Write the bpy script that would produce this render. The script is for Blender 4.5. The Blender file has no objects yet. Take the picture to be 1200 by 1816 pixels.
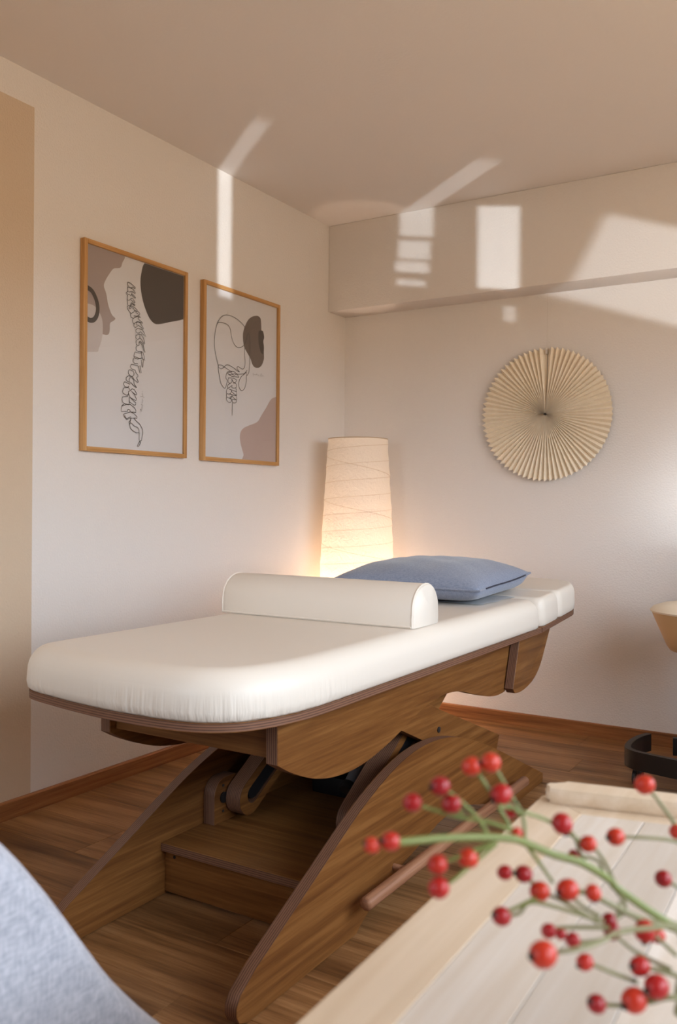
import bpy, bmesh, math, random
from mathutils import Vector, Matrix
random.seed(7)
S = bpy.context.scene
COL = S.collection
PI = math.pi

# ------------------------------------------------------------------ camera
F_PX, YAW, PITCH, ROLL = 1552.312, 0.5490453, -0.0081634, 0.0089093
CAM = Vector((2.342034, -3.8761, 1.007965))
_f = Vector((-math.sin(YAW) * math.cos(PITCH), math.cos(YAW) * math.cos(PITCH), math.sin(PITCH)))
_r = Vector((math.cos(YAW), math.sin(YAW), 0))
_u = _r.cross(_f)
CR = _r * math.cos(ROLL) + _u * math.sin(ROLL)
CU = -_r * math.sin(ROLL) + _u * math.cos(ROLL)
cd = bpy.data.cameras.new('camera')
cam = bpy.data.objects.new('camera', cd)
COL.objects.link(cam)
cam.matrix_world = Matrix(((CR.x, CU.x, -_f.x, CAM.x), (CR.y, CU.y, -_f.y, CAM.y), (CR.z, CU.z, -_f.z, CAM.z), (0, 0, 0, 1)))
cd.sensor_fit = 'VERTICAL'
cd.sensor_height = 36.0
cd.sensor_width = 24.0
cd.lens = F_PX / 1816 * 36.0
cd.clip_start = 0.05
cd.dof.use_dof = True
cd.dof.focus_distance = 2.6
cd.dof.aperture_fstop = 7.0
S.camera = cam

# ------------------------------------------------------------------ world, lights, exposure
S.view_settings.view_transform = 'Standard'
S.view_settings.look = 'None'
S.view_settings.gamma = 1.0
S.view_settings.use_curve_mapping = False
S.view_settings.exposure = 0.0
W = bpy.data.worlds.new('sky')
S.world = W
W.use_nodes = True
wn = W.node_tree
wn.nodes.clear()
_o = wn.nodes.new('ShaderNodeOutputWorld')
_b = wn.nodes.new('ShaderNodeBackground')
_t = wn.nodes.new('ShaderNodeTexCoord')
_s = wn.nodes.new('ShaderNodeSeparateXYZ')
_c = wn.nodes.new('ShaderNodeValToRGB')
wn.links.new(_t.outputs['Generated'], _s.inputs[0])
wn.links.new(_s.outputs['Z'], _c.inputs[0])
wn.links.new(_c.outputs[0], _b.inputs[0])
wn.links.new(_b.outputs[0], _o.inputs[0])
_c.color_ramp.elements[0].position = 0.0
_c.color_ramp.elements[0].color = (0.42, 0.31, 0.20, 1)
_c.color_ramp.elements[1].position = 0.06
_c.color_ramp.elements[1].color = (0.80, 0.89, 1.0, 1)
_b.inputs['Strength'].default_value = 10.0

def lamp(name, kind, loc, energy, color, target=None, **kw):
    d = bpy.data.lights.new(name, kind)
    d.energy = energy
    d.color = color
    for k, v in kw.items():
        setattr(d, k, v)
    o = bpy.data.objects.new(name, d)
    COL.objects.link(o)
    o.location = loc
    if target is not None:
        o.rotation_euler = (Vector(target) - Vector(loc)).to_track_quat('-Z', 'Y').to_euler()
    return o

# daylight portals in the two window openings
XR, YR, H = 3.3, -5.0, 2.4            # right wall, rear wall, ceiling height
WIN1 = (-4.05, -0.65, 0.88, 2.02)        # y0 y1 z0 z1 in the right wall
WIN2 = (0.35, 1.35, 0.90, 2.02)         # x0 x1 z0 z1 in the rear wall
p1 = lamp('daylight_portal', 'AREA', (XR + .1, (WIN1[0] + WIN1[1]) / 2, (WIN1[2] + WIN1[3]) / 2), 1, (1, 1, 1),
          (0, (WIN1[0] + WIN1[1]) / 2, (WIN1[2] + WIN1[3]) / 2), shape='RECTANGLE', size=WIN1[1] - WIN1[0], size_y=WIN1[3] - WIN1[2])
p1.data.cycles.is_portal = True
p2 = lamp('daylight_portal', 'AREA', ((WIN2[0] + WIN2[1]) / 2, YR - .1, (WIN2[2] + WIN2[3]) / 2), 1, (1, 1, 1),
          ((WIN2[0] + WIN2[1]) / 2, 0, (WIN2[2] + WIN2[3]) / 2), shape='RECTANGLE', size=WIN2[1] - WIN2[0], size_y=WIN2[3] - WIN2[2])
p2.data.cycles.is_portal = True

# sunlight thrown back up into the room by panes outside: narrow beams through the right window
BEAM = Vector((-0.80, 0.60, 0.22)).normalized()
def beam(name, tgt, w, h, watts, roll=0.0, spread=0.5, BEAM=BEAM):
    t = Vector(tgt)
    loc = t - BEAM * ((t.x - XR - .45) / BEAM.x)
    o = lamp(name, 'AREA', loc, watts, (0.86, 0.94, 1.0), None, shape='RECTANGLE', size=w, size_y=h)
    o.data.spread = math.radians(spread)
    q = BEAM.to_track_quat('-Z', 'Y').to_matrix() @ Matrix.Rotation(roll, 3, 'Z')
    o.rotation_euler = q.to_euler()
    return o

# ------------------------------------------------------------------ materials
def nodes(name):
    m = bpy.data.materials.new(name)
    m.use_nodes = True
    nt = m.node_tree
    return m, nt, nt.nodes['Principled BSDF']

def N(nt, t, **kw):
    n = nt.nodes.new(t)
    for k, v in kw.items():
        if k in n.inputs:
            n.inputs[k].default_value = v
        else:
            setattr(n, k, v)
    return n

def ramp(nt, src, stops, interp='LINEAR'):
    r = nt.nodes.new('ShaderNodeValToRGB')
    r.color_ramp.interpolation = interp
    e = r.color_ramp.elements
    while len(e) < len(stops):
        e.new(0.5)
    for i, (p, c) in enumerate(stops):
        e[i].position = p
        e[i].color = (*c, 1) if len(c) == 3 else c
    nt.links.new(src, r.inputs[0])
    return r

def bump(nt, bs, src, strength=0.2, dist=0.01):
    b = N(nt, 'ShaderNodeBump', Strength=strength, Distance=dist)
    nt.links.new(src, b.inputs['Height'])
    nt.links.new(b.outputs[0], bs.inputs['Normal'])
    return b

def plain(name, col, rough=0.6, metal=0.0, spec=0.5, noise=None):
    m, nt, bs = nodes(name)
    bs.inputs['Base Color'].default_value = (*col, 1)
    bs.inputs['Roughness'].default_value = rough
    bs.inputs['Metallic'].default_value = metal
    bs.inputs['Specular IOR Level'].default_value = spec
    if noise:
        tc = N(nt, 'ShaderNodeTexCoord')
        n = N(nt, 'ShaderNodeTexNoise', Scale=noise[0], Detail=4.0)
        nt.links.new(tc.outputs['Object'], n.inputs['Vector'])
        bump(nt, bs, n.outputs['Fac'], noise[1], noise[2])
    return m

def coords(nt, scale, rnd=False, rot=(0, 0, 0)):
    tc = N(nt, 'ShaderNodeTexCoord')
    mp = N(nt, 'ShaderNodeMapping')
    mp.inputs['Scale'].default_value = scale
    mp.inputs['Rotation'].default_value = rot
    src = tc.outputs['Object']
    if rnd:
        oi = N(nt, 'ShaderNodeObjectInfo')
        ad = N(nt, 'ShaderNodeVectorMath', operation='MULTIPLY_ADD')
        ad.inputs[1].default_value = (37.0, 23.0, 11.0)
        nt.links.new(oi.outputs['Random'], ad.inputs[0])
        nt.links.new(src, ad.inputs[2])
        src = ad.outputs[0]
    nt.links.new(src, mp.inputs['Vector'])
    return mp.outputs[0]

def wood(name, dark, mid, light, axis=1, rough=0.45, rnd=False, fine=160.0, knots=False, spec=0.28, cross=30.0):
    """grain runs along axis"""
    m, nt, bs = nodes(name)
    sc = [cross, cross, cross]
    sc[axis] = 0.9
    v = coords(nt, sc, rnd)
    n1 = N(nt, 'ShaderNodeTexNoise', Scale=1.6, Detail=7.0, Roughness=0.6, Distortion=0.5)
    nt.links.new(v, n1.inputs['Vector'])
    sf = [fine, fine, fine]
    sf[axis] = fine / 25
    vf = coords(nt, sf, rnd)
    n2 = N(nt, 'ShaderNodeTexNoise', Scale=1.0, Detail=3.0, Roughness=0.6)
    nt.links.new(vf, n2.inputs['Vector'])
    mx = N(nt, 'ShaderNodeMath', operation='MULTIPLY_ADD')
    mx.inputs[1].default_value = 0.45
    nt.links.new(n2.outputs['Fac'], mx.inputs[0])
    sb = N(nt, 'ShaderNodeMath', operation='SUBTRACT')
    nt.links.new(n1.outputs['Fac'], sb.inputs[0])
    sb.inputs[1].default_value = 0.22
    nt.links.new(sb.outputs[0], mx.inputs[2])
    cr = ramp(nt, mx.outputs[0], [(0.30, dark), (0.50, mid), (0.68, light)])
    out = cr.outputs[0]
    if knots:
        sk = [5.5, 5.5, 5.5]
        sk[axis] = 1.5
        vk = coords(nt, sk, rnd)
        nd = N(nt, 'ShaderNodeTexNoise', Scale=3.0, Detail=3.0)
        nt.links.new(vk, nd.inputs['Vector'])
        mixv = N(nt, 'ShaderNodeVectorMath', operation='MULTIPLY_ADD')
        mixv.inputs[1].default_value = (0.35, 0.35, 0.35)
        nt.links.new(nd.outputs['Color'], mixv.inputs[0])
        nt.links.new(vk, mixv.inputs[2])
        vo = N(nt, 'ShaderNodeTexVoronoi', Scale=0.9)
        nt.links.new(mixv.outputs[0], vo.inputs['Vector'])
        kr = ramp(nt, vo.outputs['Distance'], [(0.03, (0.42, 0.36, 0.32)), (0.22, (0.82, 0.8, 0.78)), (0.42, (1, 1, 1))])
        mul = N(nt, 'ShaderNodeMix', data_type='RGBA', blend_type='MULTIPLY')
        mul.inputs[0].default_value = 1.0
        nt.links.new(out, mul.inputs[6])
        nt.links.new(kr.outputs[0], mul.inputs[7])
        out = mul.outputs[2]
    if rnd:
        oi = N(nt, 'ShaderNodeObjectInfo')
        hs = N(nt, 'ShaderNodeHueSaturation')
        mr = N(nt, 'ShaderNodeMapRange')
        mr.inputs['To Min'].default_value = 0.84
        mr.inputs['To Max'].default_value = 1.14
        nt.links.new(oi.outputs['Random'], mr.inputs['Value'])
        nt.links.new(mr.outputs[0], hs.inputs['Value'])
        nt.links.new(out, hs.inputs['Color'])
        out = hs.outputs[0]
    nt.links.new(out, bs.inputs['Base Color'])
    bs.inputs['Roughness'].default_value = rough
    bs.inputs['Specular IOR Level'].default_value = spec
    bump(nt, bs, n2.outputs['Fac'], 0.12, 0.002)
    return m

def ply(name, axis, d=(0.075, 0.031, 0.018), l=(0.22, 0.104, 0.058), pitch=0.0026):
    """cut edge of plywood: plies stacked along axis"""
    m, nt, bs = nodes(name)
    tc = N(nt, 'ShaderNodeTexCoord')
    sp = N(nt, 'ShaderNodeSeparateXYZ')
    nt.links.new(tc.outputs['Object'], sp.inputs[0])
    a = N(nt, 'ShaderNodeMath', operation='DIVIDE')
    nt.links.new(sp.outputs[axis], a.inputs[0])
    a.inputs[1].default_value = pitch
    fr = N(nt, 'ShaderNodeMath', operation='PINGPONG')
    fr.inputs[1].default_value = 1.0
    nt.links.new(a.outputs[0], fr.inputs[0])
    sc = [40.0, 40.0, 40.0]
    sc[axis] = 200.0
    v = coords(nt, sc)
    n = N(nt, 'ShaderNodeTexNoise', Scale=1.0, Detail=4.0)
    nt.links.new(v, n.inputs['Vector'])
    ad = N(nt, 'ShaderNodeMath', operation='MULTIPLY_ADD')
    nt.links.new(n.outputs['Fac'], ad.inputs[0])
    ad.inputs[1].default_value = 0.5
    nt.links.new(fr.outputs[0], ad.inputs[2])
    cr = ramp(nt, ad.outputs[0], [(0.35, d), (0.6, tuple((x + y) / 2 for x, y in zip(d, l))), (1.0, l)])
    nt.links.new(cr.outputs[0], bs.inputs['Base Color'])
    bs.inputs['Roughness'].default_value = 0.6
    return m

def plaster(name, col, scale=130.0, strength=0.6, stripe=None):
    m, nt, bs = nodes(name)
    tc = N(nt, 'ShaderNodeTexCoord')
    n = N(nt, 'ShaderNodeTexNoise', Scale=scale, Detail=3.0, Roughness=0.55)
    nt.links.new(tc.outputs['Object'], n.inputs['Vector'])
    bs.inputs['Base Color'].default_value = (*col, 1)
    if stripe:
        ycut, zcut, c2 = stripe
        sp = N(nt, 'ShaderNodeSeparateXYZ')
        nt.links.new(tc.outputs['Object'], sp.inputs[0])
        l1 = N(nt, 'ShaderNodeMath', operation='LESS_THAN')
        nt.links.new(sp.outputs[1], l1.inputs[0]); l1.inputs[1].default_value = ycut
        l2 = N(nt, 'ShaderNodeMath', operation='LESS_THAN')
        nt.links.new(sp.outputs[2], l2.inputs[0]); l2.inputs[1].default_value = zcut
        ml = N(nt, 'ShaderNodeMath', operation='MULTIPLY')
        nt.links.new(l1.outputs[0], ml.inputs[0]); nt.links.new(l2.outputs[0], ml.inputs[1])
        mx = N(nt, 'ShaderNodeMix', data_type='RGBA')
        nt.links.new(ml.outputs[0], mx.inputs[0])
        mx.inputs[6].default_value = (*col, 1)
        mx.inputs[7].default_value = (*c2, 1)
        nt.links.new(mx.outputs[2], bs.inputs['Base Color'])
    bs.inputs['Roughness'].default_value = 0.85
    bs.inputs['Specular IOR Level'].default_value = 0.25
    bump(nt, bs, n.outputs['Fac'], strength, 0.004)
    return m

WALLC = (0.755, 0.70, 0.655)
M = {}
M['wall'] = plaster('wall_paint', WALLC)
M['wall_left'] = plaster('wall_paint_two_tone', WALLC, stripe=(-1.962, 2.29, (0.62, 0.485, 0.355)))
M['ceil'] = plaster('ceiling_paint', (0.76, 0.70, 0.655), 90.0, 0.15)
M['plank'] = wood('laminate_oak', (0.125, 0.055, 0.019), (0.24, 0.112, 0.041), (0.345, 0.18, 0.075), 0, 0.42, True, 150, True, cross=11.0)
M['subfloor'] = plain('subfloor', (0.05, 0.025, 0.012), 0.8)
M['base'] = wood('baseboard_wood', (0.17, 0.06, 0.02), (0.27, 0.105, 0.036), (0.36, 0.15, 0.055), 1, 0.45)
M['basex'] = wood('baseboard_wood_cross', (0.17, 0.06, 0.02), (0.27, 0.105, 0.036), (0.36, 0.15, 0.055), 0, 0.45)
OAK = ((0.125, 0.045, 0.012), (0.185, 0.073, 0.019), (0.25, 0.108, 0.031))
M['oak_y'] = wood('oak_veneer_long', *OAK, 1, 0.42)
M['oak_x'] = wood('oak_veneer_cross', *OAK, 0, 0.42)
M['ply_x'] = ply('plywood_edge_side', 0)
M['ply_z'] = ply('plywood_edge_flat', 2)
M['ply_y'] = ply('plywood_edge_cross', 1)
M['rod'] = wood('rod_wood', (0.20, 0.085, 0.045), (0.30, 0.14, 0.075), (0.38, 0.19, 0.11), 1, 0.5)
M['birch'] = wood('birch_top', (0.60, 0.51, 0.42), (0.66, 0.585, 0.51), (0.72, 0.66, 0.60), 1, 0.33, True, 90)
M['birch_rim'] = wood('birch_rim', (0.58, 0.44, 0.305), (0.635, 0.50, 0.365), (0.69, 0.56, 0.43), 1, 0.35, fine=90)
M['frame'] = wood('frame_oak', (0.36, 0.17, 0.05), (0.50, 0.26, 0.09), (0.60, 0.34, 0.14), 2, 0.45)
M['frame_y'] = wood('frame_oak_rail', (0.36, 0.17, 0.05), (0.50, 0.26, 0.09), (0.60, 0.34, 0.14), 1, 0.45)
M['black'] = plain('black_metal', (0.008, 0.008, 0.009), 0.45)
M['blackwood'] = plain('black_lacquer', (0.012, 0.009, 0.008), 0.4)
M['bolt'] = plain('bolt_steel', (0.09, 0.09, 0.09), 0.4, 0.8)
M['grey'] = plain('grey_tube', (0.36, 0.38, 0.42), 0.35, 0.3)
M['tan'] = plain('tan_leather', (0.52, 0.33, 0.16), 0.5, noise=(200, 0.1, 0.002))
M['cream'] = plain('cream_leather', (0.78, 0.66, 0.50), 0.5, noise=(200, 0.1, 0.002))
M['paper'] = plain('poster_paper', (0.74, 0.70, 0.70), 0.6)
M['blob_m'] = plain('print_mauve', (0.40, 0.31, 0.28), 0.6)
M['blob_l'] = plain('print_pale', (0.60, 0.53, 0.51), 0.6)
M['blob_d'] = plain('print_dark', (0.075, 0.055, 0.045), 0.6)
M['blob_b'] = plain('print_taupe', (0.17, 0.125, 0.10), 0.6)
M['blob_p'] = plain('print_rose', (0.52, 0.385, 0.34), 0.6)
M['ink'] = plain('print_ink', (0.07, 0.055, 0.05), 0.6)
M['pencil'] = plain('print_pencil', (0.42, 0.38, 0.37), 0.6)
M['white'] = plain('window_white', (0.8, 0.8, 0.78), 0.4)
M['towel'] = plain('paper_towel', (0.74, 0.77, 0.80), 0.8, noise=(300, 0.2, 0.001))
M['stem'] = plain('green_stem', (0.17, 0.20, 0.05), 0.5)
M['twig'] = plain('olive_twig', (0.19, 0.18, 0.075), 0.55)
M['ceramic'] = plain('ceramic', (0.7, 0.68, 0.64), 0.3)
M['wire'] = plain('shade_wire', (0.55, 0.42, 0.28), 0.6)
M['seamwire'] = plain('paper_seam', (0.70, 0.58, 0.44), 0.8)
M['thread'] = plain('thread', (0.62, 0.56, 0.50), 0.8)

def leather():
    m, nt, bs = nodes('white_leather')
    bs.inputs['Base Color'].default_value = (0.78, 0.71, 0.625, 1)
    bs.inputs['Roughness'].default_value = 0.42
    bs.inputs['Specular IOR Level'].default_value = 0.45
    tc = N(nt, 'ShaderNodeTexCoord')
    n = N(nt, 'ShaderNodeTexNoise', Scale=420.0, Detail=2.0)
    nt.links.new(tc.outputs['Object'], n.inputs['Vector'])
    b1 = N(nt, 'ShaderNodeBump', Strength=0.06, Distance=0.001)
    nt.links.new(n.outputs['Fac'], b1.inputs['Height'])
    # gathered creases where the cover is stapled to the board
    v = coords(nt, (75.0, 75.0, 3.0))
    g = N(nt, 'ShaderNodeTexNoise', Scale=1.0, Detail=2.0, Roughness=0.5)
    nt.links.new(v, g.inputs['Vector'])
    at = N(nt, 'ShaderNodeAttribute', attribute_name='gather')
    mu = N(nt, 'ShaderNodeMath', operation='MULTIPLY')
    nt.links.new(g.outputs['Fac'], mu.inputs[0])
    nt.links.new(at.outputs['Fac'], mu.inputs[1])
    b2 = N(nt, 'ShaderNodeBump', Strength=0.7, Distance=0.012)
    nt.links.new(mu.outputs[0], b2.inputs['Height'])
    nt.links.new(b1.outputs[0], b2.inputs['Normal'])
    nt.links.new(b2.outputs[0], bs.inputs['Normal'])
    return m
M['leather'] = leather()

def fabric(name, c1, c2, scale, rough=0.85, bs_strength=0.4):
    m, nt, bs = nodes(name)
    va = coords(nt, (scale, scale * 0.22, scale))
    vb = coords(nt, (scale * 0.25, scale, scale * 0.25))
    na = N(nt, 'ShaderNodeTexNoise', Scale=1.0, Detail=3.0)
    nb = N(nt, 'ShaderNodeTexNoise', Scale=1.0, Detail=3.0)
    nt.links.new(va, na.inputs['Vector']); nt.links.new(vb, nb.inputs['Vector'])
    ad = N(nt, 'ShaderNodeMath', operation='ADD')
    nt.links.new(na.outputs['Fac'], ad.inputs[0]); nt.links.new(nb.outputs['Fac'], ad.inputs[1])
    hf = N(nt, 'ShaderNodeMath', operation='MULTIPLY')
    nt.links.new(ad.outputs[0], hf.inputs[0]); hf.inputs[1].default_value = 0.5
    cr = ramp(nt, hf.outputs[0], [(0.36, c1), (0.64, c2)])
    nt.links.new(cr.outputs[0], bs.inputs['Base Color'])
    bs.inputs['Roughness'].default_value = rough
    bs.inputs['Specular IOR Level'].default_value = 0.2
    bs.inputs['Sheen Weight'].default_value = 0.25
    bump(nt, bs, hf.outputs[0], bs_strength, 0.002)
    return m
M['chair'] = fabric('grey_blue_weave', (0.30, 0.315, 0.37), (0.50, 0.505, 0.56), 380, bs_strength=0.15)
M['pillow'] = fabric('blue_linen', (0.18, 0.21, 0.29), (0.28, 0.312, 0.40), 420, bs_strength=0.25)
M['pillow_dark'] = plain('navy_zip', (0.02, 0.025, 0.05), 0.7)
M['fan'] = fabric('fan_paper', (0.85, 0.73, 0.56), (0.89, 0.78, 0.62), 60, 0.75, 0.08)

def shade_mat():
    m = bpy.data.materials.new('rice_paper')
    m.use_nodes = True
    nt = m.node_tree
    nt.nodes.clear()
    out = N(nt, 'ShaderNodeOutputMaterial')
    tr = N(nt, 'ShaderNodeBsdfTranslucent'); tr.inputs[0].default_value = (0.96, 0.89, 0.79, 1)
    df = N(nt, 'ShaderNodeBsdfDiffuse'); df.inputs[0].default_value = (0.88, 0.83, 0.76, 1)
    mx = N(nt, 'ShaderNodeMixShader'); mx.inputs[0].default_value = 0.5
    tc = N(nt, 'ShaderNodeTexCoord')
    n = N(nt, 'ShaderNodeTexNoise', Scale=38.0, Detail=6.0, Roughness=0.65, Distortion=1.2)
    nt.links.new(tc.outputs['Object'], n.inputs['Vector'])
    b = N(nt, 'ShaderNodeBump', Strength=0.5, Distance=0.012)
    nt.links.new(n.outputs['Fac'], b.inputs['Height'])
    nt.links.new(b.outputs[0], df.inputs['Normal'])
    nt.links.new(b.outputs[0], tr.inputs['Normal'])
    nt.links.new(df.outputs[0], mx.inputs[1]); nt.links.new(tr.outputs[0], mx.inputs[2])
    nt.links.new(mx.outputs[0], out.inputs[0])
    return m
M['shade'] = shade_mat()

def glass_mat(name, gloss=0.06):
    m = bpy.data.materials.new(name)
    m.use_nodes = True
    nt = m.node_tree
    nt.nodes.clear()
    out = N(nt, 'ShaderNodeOutputMaterial')
    tr = N(nt, 'ShaderNodeBsdfTransparent'); tr.inputs[0].default_value = (0.98, 0.985, 0.985, 1)
    gl = N(nt, 'ShaderNodeBsdfGlossy'); gl.inputs['Roughness'].default_value = 0.02
    lw = N(nt, 'ShaderNodeLayerWeight', Blend=0.5)
    pw = N(nt, 'ShaderNodeMath', operation='POWER'); pw.inputs[1].default_value = 5.0
    nt.links.new(lw.outputs['Facing'], pw.inputs[0])
    fr = N(nt, 'ShaderNodeMath', operation='MULTIPLY_ADD'); fr.inputs[1].default_value = 0.7; fr.inputs[2].default_value = 0.03
    nt.links.new(pw.outputs[0], fr.inputs[0])
    mx = N(nt, 'ShaderNodeMixShader')
    nt.links.new(fr.outputs[0], mx.inputs[0])
    nt.links.new(tr.outputs[0], mx.inputs[1]); nt.links.new(gl.outputs[0], mx.inputs[2])
    nt.links.new(mx.outputs[0], out.inputs[0])
    return m
M['glass'] = glass_mat('clear_glass')

def bulb_mat():
    m, nt, bs = nodes('bulb_glow')
    bs.inputs['Emission Color'].default_value = (1.0, 0.66, 0.38, 1)
    bs.inputs['Emission Strength'].default_value = 1.0
    return m
M['bulb'] = bulb_mat()

def hip_mat():
    m, nt, bs = nodes('rose_hip_skin')
    tc = N(nt, 'ShaderNodeTexCoord')
    oi = N(nt, 'ShaderNodeObjectInfo')
    n = N(nt, 'ShaderNodeTexNoise', Scale=90.0, Detail=2.0)
    nt.links.new(tc.outputs['Object'], n.inputs['Vector'])
    ad = N(nt, 'ShaderNodeMath', operation='MULTIPLY_ADD')
    nt.links.new(n.outputs['Fac'], ad.inputs[0]); ad.inputs[1].default_value = 0.45
    nt.links.new(oi.outputs['Random'], ad.inputs[2])
    cr = ramp(nt, ad.outputs[0], [(0.2, (0.23, 0.004, 0.008)), (0.75, (0.37, 0.009, 0.010)), (1.25 if False else 1.0, (0.47, 0.028, 0.010))])
    nt.links.new(cr.outputs[0], bs.inputs['Base Color'])
    bs.inputs['Roughness'].default_value = 0.33
    bs.inputs['Specular IOR Level'].default_value = 0.4
    return m
M['hip'] = hip_mat()
M['calyx'] = plain('dark_calyx', (0.025, 0.012, 0.008), 0.8)

# ------------------------------------------------------------------ helpers
def link(name, me, mat, parent=None, loc=None):
    o = bpy.data.objects.new(name, me)
    COL.objects.link(o)
    for m in (mat if isinstance(mat, (list, tuple)) else [mat]):
        me.materials.append(m)
    if parent is not None:
        o.parent = parent
    if loc is not None:
        o.location = loc
    return o

def from_bm(name, bm, mat, parent=None, loc=None, smooth=False, angle=None):
    bmesh.ops.recalc_face_normals(bm, faces=bm.faces)
    me = bpy.data.meshes.new(name)
    bm.to_mesh(me)
    bm.free()
    if smooth:
        for p in me.polygons:
            p.use_smooth = True
        if angle:
            me.set_sharp_from_angle(angle=math.radians(angle))
    return link(name, me, mat, parent, loc)

def thing(name, label, cat, loc=(0, 0, 0), group=None, rz=0.0):
    o = bpy.data.objects.new(name, None)
    COL.objects.link(o)
    o.location = loc
    o.rotation_euler = (0, 0, rz)
    o.empty_display_size = 0.1
    o['label'] = label
    o['category'] = cat
    if group:
        o['group'] = group
    return o

def tag(o, label, cat, group=None):
    o['label'] = label
    o['category'] = cat
    if group:
        o['group'] = group
    return o

def structure(o, label=None):
    o['kind'] = 'structure'
    if label:
        o['label'] = label
        o['category'] = o.name.split('_')[0]
    return o

def box_bm(x0, x1, y0, y1, z0, z1, bev=0.0, seg=2):
    bm = bmesh.new()
    vs = [bm.verts.new((x, y, z)) for x in (x0, x1) for y in (y0, y1) for z in (z0, z1)]
    for f in ((0, 1, 3, 2), (4, 6, 7, 5), (0, 4, 5, 1), (2, 3, 7, 6), (0, 2, 6, 4), (1, 5, 7, 3)):
        bm.faces.new([vs[i] for i in f])
    if bev:
        bmesh.ops.bevel(bm, geom=bm.edges[:], offset=bev, segments=seg, affect='EDGES', profile=0.5)
    return bm

def box(name, dims, mat, parent=None, bev=0.0, seg=2, smooth=False):
    return from_bm(name, box_bm(*dims, bev, seg), mat, parent, None, smooth or bev > 0, 35)

def ax3(axis, a, u, v):
    return (a, u, v) if axis == 0 else ((u, a, v) if axis == 1 else (u, v, a))

def prism(name, poly, axis, a0, a1, mats, parent=None, holes=(), bev=0.0012, a1_off=None):
    """extrude a closed 2-D outline along axis; mats = (face, edge)"""
    bm = bmesh.new()
    loops = [poly] + list(holes)
    rings = []
    for lp in loops:
        lo = [bm.verts.new(ax3(axis, a0, *p)) for p in lp]
        hi = [bm.verts.new(ax3(axis, a1, *p)) for p in lp]
        n = len(lp)
        for i in range(n):
            j = (i + 1) % n
            f = bm.faces.new((lo[i], lo[j], hi[j], hi[i]))
            f.material_index = 1
            f.smooth = True
        rings.append((lo, hi))
    for k in (0, 1):
        if not holes:
            f = bm.faces.new(rings[0][k])
        else:
            es = []
            for r in rings:
                vs = r[k]
                for i in range(len(vs)):
                    es.append(bm.edges.get((vs[i], vs[(i + 1) % len(vs)])))
            bmesh.ops.triangle_fill(bm, edges=es, use_beauty=True)
    if bev and not holes:
        es = [e for e in bm.edges if abs(e.verts[0].co[axis] - e.verts[1].co[axis]) < 1e-9 and len(e.link_faces) == 2]
        bmesh.ops.bevel(bm, geom=es, offset=bev, segments=1, affect='EDGES')
    bmesh.ops.recalc_face_normals(bm, faces=bm.faces)
    me = bpy.data.meshes.new(name)
    bm.to_mesh(me)
    bm.free()
    me.set_sharp_from_angle(angle=math.radians(32))
    return link(name, me, list(mats), parent)

def catmull(pts, per=8, closed=False):
    out = []
    n = len(pts)
    P = [Vector(p) for p in pts]
    rng = range(n if closed else n - 1)
    for i in rng:
        if closed:
            a, b, c, d = P[(i - 1) % n], P[i], P[(i + 1) % n], P[(i + 2) % n]
        else:
            a, b, c, d = P[max(i - 1, 0)], P[i], P[i + 1], P[min(i + 2, n - 1)]
        for k in range(per):
            t = k / per
            out.append(0.5 * ((2 * b) + (c - a) * t + (2 * a - 5 * b + 4 * c - d) * t * t + (3 * b - a - 3 * c + d) * t ** 3))
    if not closed:
        out.append(P[-1])
    return out

def round_poly(pts, radii, seg=6):
    """2-D polygon with rounded corners (quadratic fillets)"""
    out = []
    n = len(pts)
    for i in range(n):
        p = Vector(pts[i])
        r = radii[i] if isinstance(radii, (list, tuple)) else radii
        if r <= 0:
            out.append((p.x, p.y))
            continue
        a = Vector(pts[i - 1]) - p
        b = Vector(pts[(i + 1) % n]) - p
        la, lb = min(r, a.length * .49), min(r, b.length * .49)
        q0, q1 = p + a.normalized() * la, p + b.normalized() * lb
        for k in range(seg + 1):
            t = k / seg
            w = 0.72
            den = (1 - t) ** 2 + 2 * w * t * (1 - t) + t * t
            v = (q0 * (1 - t) ** 2 + p * (2 * w * t * (1 - t)) + q1 * t * t) / den
            out.append((v.x, v.y))
    return out

def area2(poly):
    return 0.5 * sum(poly[i - 1][0] * poly[i][1] - poly[i][0] * poly[i - 1][1] for i in range(len(poly)))

def offset_poly(poly, d):
    """move a CCW outline inwards by d"""
    n = len(poly)
    out = []
    for i in range(n):
        p0, p, p1 = Vector(poly[i - 1]), Vector(poly[i]), Vector(poly[(i + 1) % n])
        e0, e1 = (p - p0).normalized(), (p1 - p).normalized()
        n0, n1 = Vector((-e0.y, e0.x)), Vector((-e1.y, e1.x))
        m = n0 + n1
        m = m.normalized() if m.length > 1e-6 else n0
        c = max(0.5, m.dot(n0))
        q = p + m * (d / c)
        out.append((q.x, q.y))
    return out

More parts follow.
